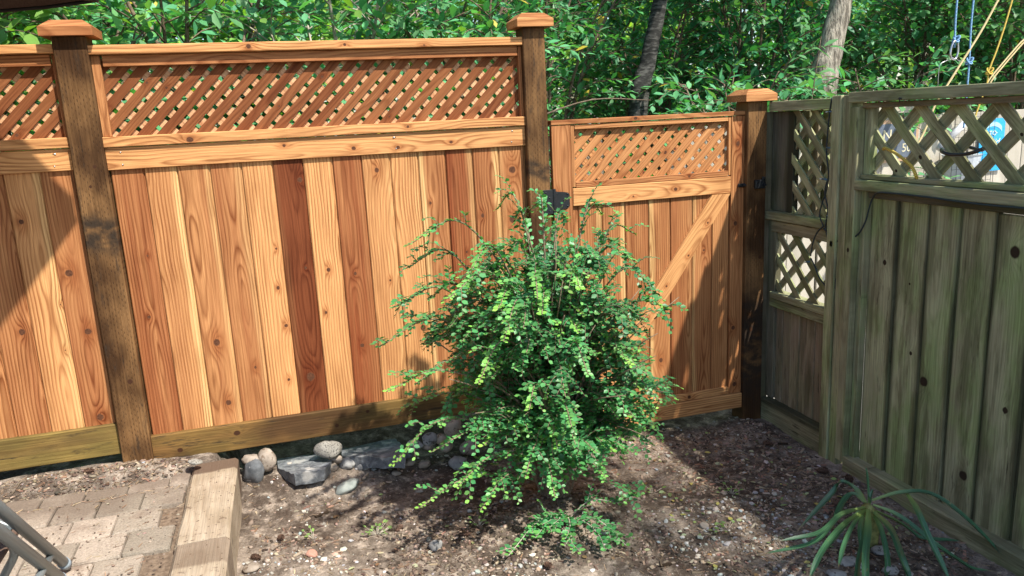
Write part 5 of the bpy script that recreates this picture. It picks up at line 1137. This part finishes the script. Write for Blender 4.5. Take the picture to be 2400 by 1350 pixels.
hs = MB(); hs.tube(spline([atX(2272, 345, 2.62), atX(2300, 352, 2.6), atX(2308, 345, 2.58), atX(2296, 352, 2.47), atX(2270, 360, 2.465), atX(2235, 363, 2.465), atX(2212, 358, 2.47), atX(2207, 350, 2.53), atX(2225, 352, 2.58), atX(2245, 350, 2.62)], 6), .007, 8)
o = shape('black_hose', hs, M['black_metal'], None, loc=atX(2250, 360, 2.47)); tag(o, 'short loop of black hose threaded through the mossy lattice', 'hose')
tl = MB(); a, b = atY(2225, 325, 4.0), atY(2262, 288, 4.0); tl.tube([a, a.lerp(b, .5), b], .022, 10); tl.tube([b, atY(2272, 278, 4.0)], .012, 8); tl.tube([a, atY(2212, 338, 4.0), atY(2205, 352, 4.0)], [.022, .03, .034], 10)
o = shape('hand_pump', tl, mat_plain('grey_white_plastic', (.5, .5, .5), .4), None, loc=a); tag(o, 'grey-white hand tool hanging behind the mossy lattice', 'tool')

# ------------------------------------------------------------------ ropes
def mrope(n, a, b):
    N = NT(n); x, y, z = N.sep(N.pos()); s = N.ma('SINE', N.ma('MULTIPLY_ADD', z, 900, N.ma('MULTIPLY', N.ma('ADD', x, y), 400))); M[n] = N.done(N.bsdf(N.mix(N.sstep(-.3, .5, s), a, b), .6, N.bump(s, .6, .002), 0, .3))
mrope('rope_blue', (.05, .19, .45), (.3, .5, .66)); mrope('rope_yellow', (.45, .3, .03), (.7, .52, .12)); mrope('rope_tan', (.5, .38, .16), (.68, .56, .32))
YR = 3.35
def rope(label, pts, r, mat, knot=None, Y=YR):
    P = [atY(x, y, Y) if len((x, y)) == 2 else None for x, y in pts]; mb = MB(); up = (P[0]-P[1]).normalized()
    P = [P[0]+up*3.2]+P; mb.tube([P[0]]+spline(P[1:], 5), r, 8); t = thing('rope', label, 'rope', tuple(P[-1]), 'ropes hanging beyond the old fence'); shape('strand', mb, M[mat], t)
    if knot:
        for (kx, ky) in knot:
            c = atY(kx, ky, Y); kb = MB()
            for s in range(3): kb.tube(spline([c+Vector((math.cos(a+s)*.013, math.sin(a)*.011-.003, .016*math.sin(a*1.0+s*2.1))) for a in np.linspace(0, 6.28, 9)], 3), r*.95, 6)
            shape('knot', kb, M[mat], t)
    return t
rope('blue rope ending in a steel carabiner, left of the second blue rope', [(2246, -30), (2240, 40), (2238, 88), (2237, 112)], .005, 'rope_blue', [(2240, 92)])
rope('pale blue rope running down behind the mossy top rail', [(2285, -30), (2276, 60), (2272, 140), (2267, 205), (2262, 270), (2258, 300)], .0048, 'rope_blue', [(2271, 143)])
rope('long yellow rope slanting down to the left behind the mossy lattice', [(2350, -20), (2300, 72), (2250, 152), (2215, 208), (2190, 250), (2170, 300), (2150, 340)], .0056, 'rope_tan')
rope('yellow rope knotted to a doubled line near the right edge', [(2378, -20), (2355, 60), (2335, 120), (2318, 165), (2312, 200), (2290, 260), (2285, 280)], .0046, 'rope_yellow', [(2318, 167)])
mb = MB()
for dx in (0, 7): mb.tube(spline([atY(2410+dx, 85, YR), atY(2390+dx, 102, YR), atY(2350+dx, 148, YR), atY(2322+dx, 182, YR), atY(2305+dx, 210, YR)], 5), .0042, 8)
o = shape('rope', mb, M['rope_tan'], None, loc=atY(2305, 210, YR)); tag(o, 'doubled tan line slanting in from the right edge above the mossy fence', 'rope', 'ropes hanging beyond the old fence')
cb = MB(); pc = [(2236, 96), (2244, 100), (2245, 122), (2240, 137), (2233, 138), (2227, 130), (2230, 110), (2236, 96)]; cb.tube(spline([atY(x, y, YR-.01) for x, y in pc], 5), .0055, 8); o = shape('carabiner', cb, M['steel'], None, loc=atY(2236, 96, YR)); tag(o, 'steel carabiner hanging from the blue rope', 'carabiner')
wr = MB(); wr.tube(spline([atY(x, y, YR) for x, y in ((2198, 205), (2200, 170), (2204, 150), (2228, 139), (2238, 137), (2250, 143), (2271, 147))], 4), .0018, 5); o = shape('bent_wire', wr, M['steel'], None, loc=atY(2238, 137, YR)); tag(o, 'thin bent wire under the carabiner', 'wire')
yr = MB(); yr.tube(spline([atX(2070, 352, 2.53), atX(2075, 347, 2.475), atX(2100, 360, 2.47), atX(2120, 375, 2.465), atX(2138, 392, 2.465), atX(2148, 415, 2.47), atX(2150, 418, 2.53)], 6), .0065, 8); o = shape('rope', yr, M['rope_yellow'], None, loc=atX(2120, 375, 2.47)); tag(o, 'yellow rope end draped over the mossy lattice strips', 'rope', 'ropes hanging beyond the old fence')

# ================================================================== TREES AND SHRUBS BEHIND
N = NT('grey_furrowed_bark'); x, y, z = N.sep(N.pos()); v = N.com(x, y, N.ma('MULTIPLY', z, .18)); n1 = N.noise(v, 42, 5, .65); 
M['bark_grey'] = N.done(N.bsdf(N.mix(N.sstep(.35, .65, n1), (.11, .095, .075), (.42, .375, .3)), .9, N.bump(n1, 1.0, .02), spec=.15))
N = NT('banded_cherry_bark'); x, y, z = N.sep(N.pos()); v = N.com(N.ma('MULTIPLY', x, .3), N.ma('MULTIPLY', y, .3), z); n1 = N.noise(v, 55, 4, .6)
M['bark_band'] = N.done(N.bsdf(N.mix(N.sstep(.42, .66, n1), (.022, .021, .019), (.09, .087, .078)), .8, N.bump(n1, .7, .008), spec=.2))
T1 = [atY(1492, 290, 5.6)-Vector((.12, 0, 1.7)), atY(1494, 270, 5.6), atY(1520, 140, 5.6), atY(1548, -5, 5.6), atY(1575, -160, 5.65), Vector((3.35, 5.7, 4.2)), Vector((3.5, 5.8, 6.4))]
dkg, mdg, ltg = (.04, .18, .07), (.1, .32, .11), (.32, .56, .09)
tree('young_cherry_tree', 'slim leaning tree with banded grey bark behind the gate', (T1[0].x, T1[0].y, 0), 6, (3.5, 5.9, 6.0), (1.5, 1.3, 1.1), 4000, .1, dkg, mdg, .085, 'bark_band', trunk_pts=T1, clumps=70)
T2 = [atY(1918, 240, 5.2)-Vector((.05, 0, 1.6)), atY(1926, 225, 5.2), atY(1945, 120, 5.2), atY(1972, 0, 5.2), atY(1996, -120, 5.2), Vector((4.75, 5.3, 4.2)), Vector((4.9, 5.6, 7.0))]
tree('furrowed_tree', 'thicker tree with furrowed grey bark rising behind the mossy fence corner', (T2[0].x, T2[0].y, 0), 7, (4.9, 5.8, 6.8), (1.9, 1.5, 1.2), 5000, .1, dkg, mdg, .125, 'bark_grey', trunk_pts=T2, clumps=90)
random.seed(33)
tree('added_shade_tree', 'loose-crowned garden tree added out of view beyond the right edge to dapple the corner with shade', (5.3, -.9, 0), 6, (4.0, -1.0, 5.2), (1.1, 1.15, .9), 1500, .12, mdg, ltg, .1, 'bark_grey', clumps=40)  # unseen tree, put in so its crown dapples the corner ground
nearL, nearD, nearY = (.15, .42, .19), (.055, .23, .1), (.28, .54, .14)
SH = [('broad-leaved shrub arching over the left panel, at the picture edge', (-1.45, 4.5, .2), 2.9, .95, 10, 24, .118, nearL, nearY, 120),
      ('broad-leaved shrub just right of the left capped post', (-.45, 4.75, .2), 2.8, .9, 9, 24, .115, nearD, nearL, 120),
      ('broad-leaved shrub with bare grey twigs above the long panel', (.35, 4.9, .2), 2.7, .8, 9, 22, .098, nearD, nearL, 90),
      ('broad-leaved shrub behind the right half of the long panel', (1.15, 5.0, .2), 2.75, .8, 9, 22, .098, nearD, nearL, 90),
      ('leafy shrub just right of the hinge post behind the gate', (2.1, 6.0, .1), 3.0, .9, 10, 26, .09, dkg, mdg, 80),
      ('shaded leafy shrub low behind the gate, right of the leaning trunk', (3.2, 6.3, .1), 2.8, .9, 10, 26, .092, dkg, mdg, 80),
      ('broad-leaved shrub spreading behind the latch post', (3.25, 5.0, .1), 2.0, .6, 8, 18, .1, nearD, nearL, 80),
      ('tall broad-leaved shrub between the leaning trunk and the thicker trunk', (3.9, 5.9, .1), 3.4, .9, 11, 28, .1, dkg, nearD, 90),
      ('broad-leaved shrub in front of the thicker trunk', (4.3, 4.95, .1), 1.78, .4, 7, 14, .1, nearD, nearL, 70),
      ('broad-leaved shrub just right of the thicker trunk', (5.6, 5.8, .1), 3.3, .8, 10, 26, .105, dkg, nearL, 110),
      ('broad-leaved shrub behind the hanging ropes', (6.1, 5.3, .1), 3.2, .9, 10, 28, .11, dkg, nearL, 120),
      ('broad-leaved shrub at the right picture edge beyond the ropes', (7.1, 5.6, .1), 3.3, .9, 9, 26, .11, dkg, nearL, 80)]
shrub('added_dark_bush', 'low dense dark bush added right behind the gate to darken its lattice openings', (1.95, 4.75, 0), 1.5, .38, 16, 12, .07, dkg, mdg, 0, zmin=.1)  # bush added to darken the lattice openings from behind
shrub('added_dark_bush', 'low dense dark bush added behind the long lattice panel', (.2, 4.8, 0), 1.6, .45, 14, 10, .07, dkg, mdg, 0, zmin=.1)  # another of the added bushes
for i, (lab, b, h, sp, ns, tw, lf_, c0, c1, ind) in enumerate(SH):
    shrub('leafy_shrub', lab, b, h, sp, ns, tw, lf_, c0, c1, ind, bare=5 if 'bare' in lab else 1, bark='twig_pale' if 'bare' in lab else 'twig')
for i, (lab, b, h, sp, ns, tw, lf_, c0, c1) in enumerate([('understorey bush deep behind the long panel, left', (-1.6, 7.3, 0), 3.8, 1.4, 11, 30, .13, dkg, mdg), ('understorey bush deep behind the long panel, middle', (.2, 7.6, 0), 3.8, 1.4, 11, 30, .13, dkg, ltg), ('bright understorey bush behind the tall hinge post', (1.8, 8.2, 0), 3.9, 1.4, 11, 30, .13, mdg, ltg),
        ('understorey bush deep behind the gate', (3.8, 8.2, 0), 4.0, 1.5, 12, 32, .13, dkg, mdg), ('understorey bush deep behind the thicker trunk', (6.2, 7.8, 0), 4.2, 1.5, 12, 32, .13, dkg, mdg), ('understorey bush deep behind the ropes', (8.4, 7.2, 0), 4.2, 1.5, 12, 32, .13, dkg, mdg)]):
    shrub('understorey_bush', lab, b, h, sp, ns, tw, lf_, c0, c1, 0, 'bushes of the understorey', tpl=T_OVAL, zmin=.6)
for i, (lab, x, y, h, cz, r) in enumerate([('sunlit green tree far behind the left panel', -4, 12, 9, 4.6, 2.6), ('sunlit yellow-green tree far behind the left post', -.8, 13, 9, 4.8, 2.7), ('bright yellow-green tree far behind the long panel', 2.2, 14, 9, 4.4, 2.7), ('sunlit tree far behind the hinge post', 5.2, 14.5, 10, 5, 2.8), ('sunlit tree far behind the gate', 8.4, 13.5, 10, 5, 2.9), ('sunlit tree far behind the mossy fence', 11.8, 12, 10, 5, 3), ('sunlit tree far beyond the right edge', 15, 10, 10, 5, 3),
        ('tall far tree left of the wood', -7, 20, 12, 6, 4), ('tall far tree behind the long panel', 1, 22, 12, 6, 4.2), ('tall far tree behind the gate', 9, 23, 12, 6, 4.4), ('tall far tree at the right of the wood', 17, 20, 12, 6, 4.4)]):
    tree('woodland_tree', lab, (x, y, 0), h, (x, y, cz), (r, r*.8, cz*.62), 5200 if y < 18 else 4200, .15 if y < 18 else .26, (.09, .24, .06), (.34, .52, .09), .14, 'bark_grey', clumps=80)
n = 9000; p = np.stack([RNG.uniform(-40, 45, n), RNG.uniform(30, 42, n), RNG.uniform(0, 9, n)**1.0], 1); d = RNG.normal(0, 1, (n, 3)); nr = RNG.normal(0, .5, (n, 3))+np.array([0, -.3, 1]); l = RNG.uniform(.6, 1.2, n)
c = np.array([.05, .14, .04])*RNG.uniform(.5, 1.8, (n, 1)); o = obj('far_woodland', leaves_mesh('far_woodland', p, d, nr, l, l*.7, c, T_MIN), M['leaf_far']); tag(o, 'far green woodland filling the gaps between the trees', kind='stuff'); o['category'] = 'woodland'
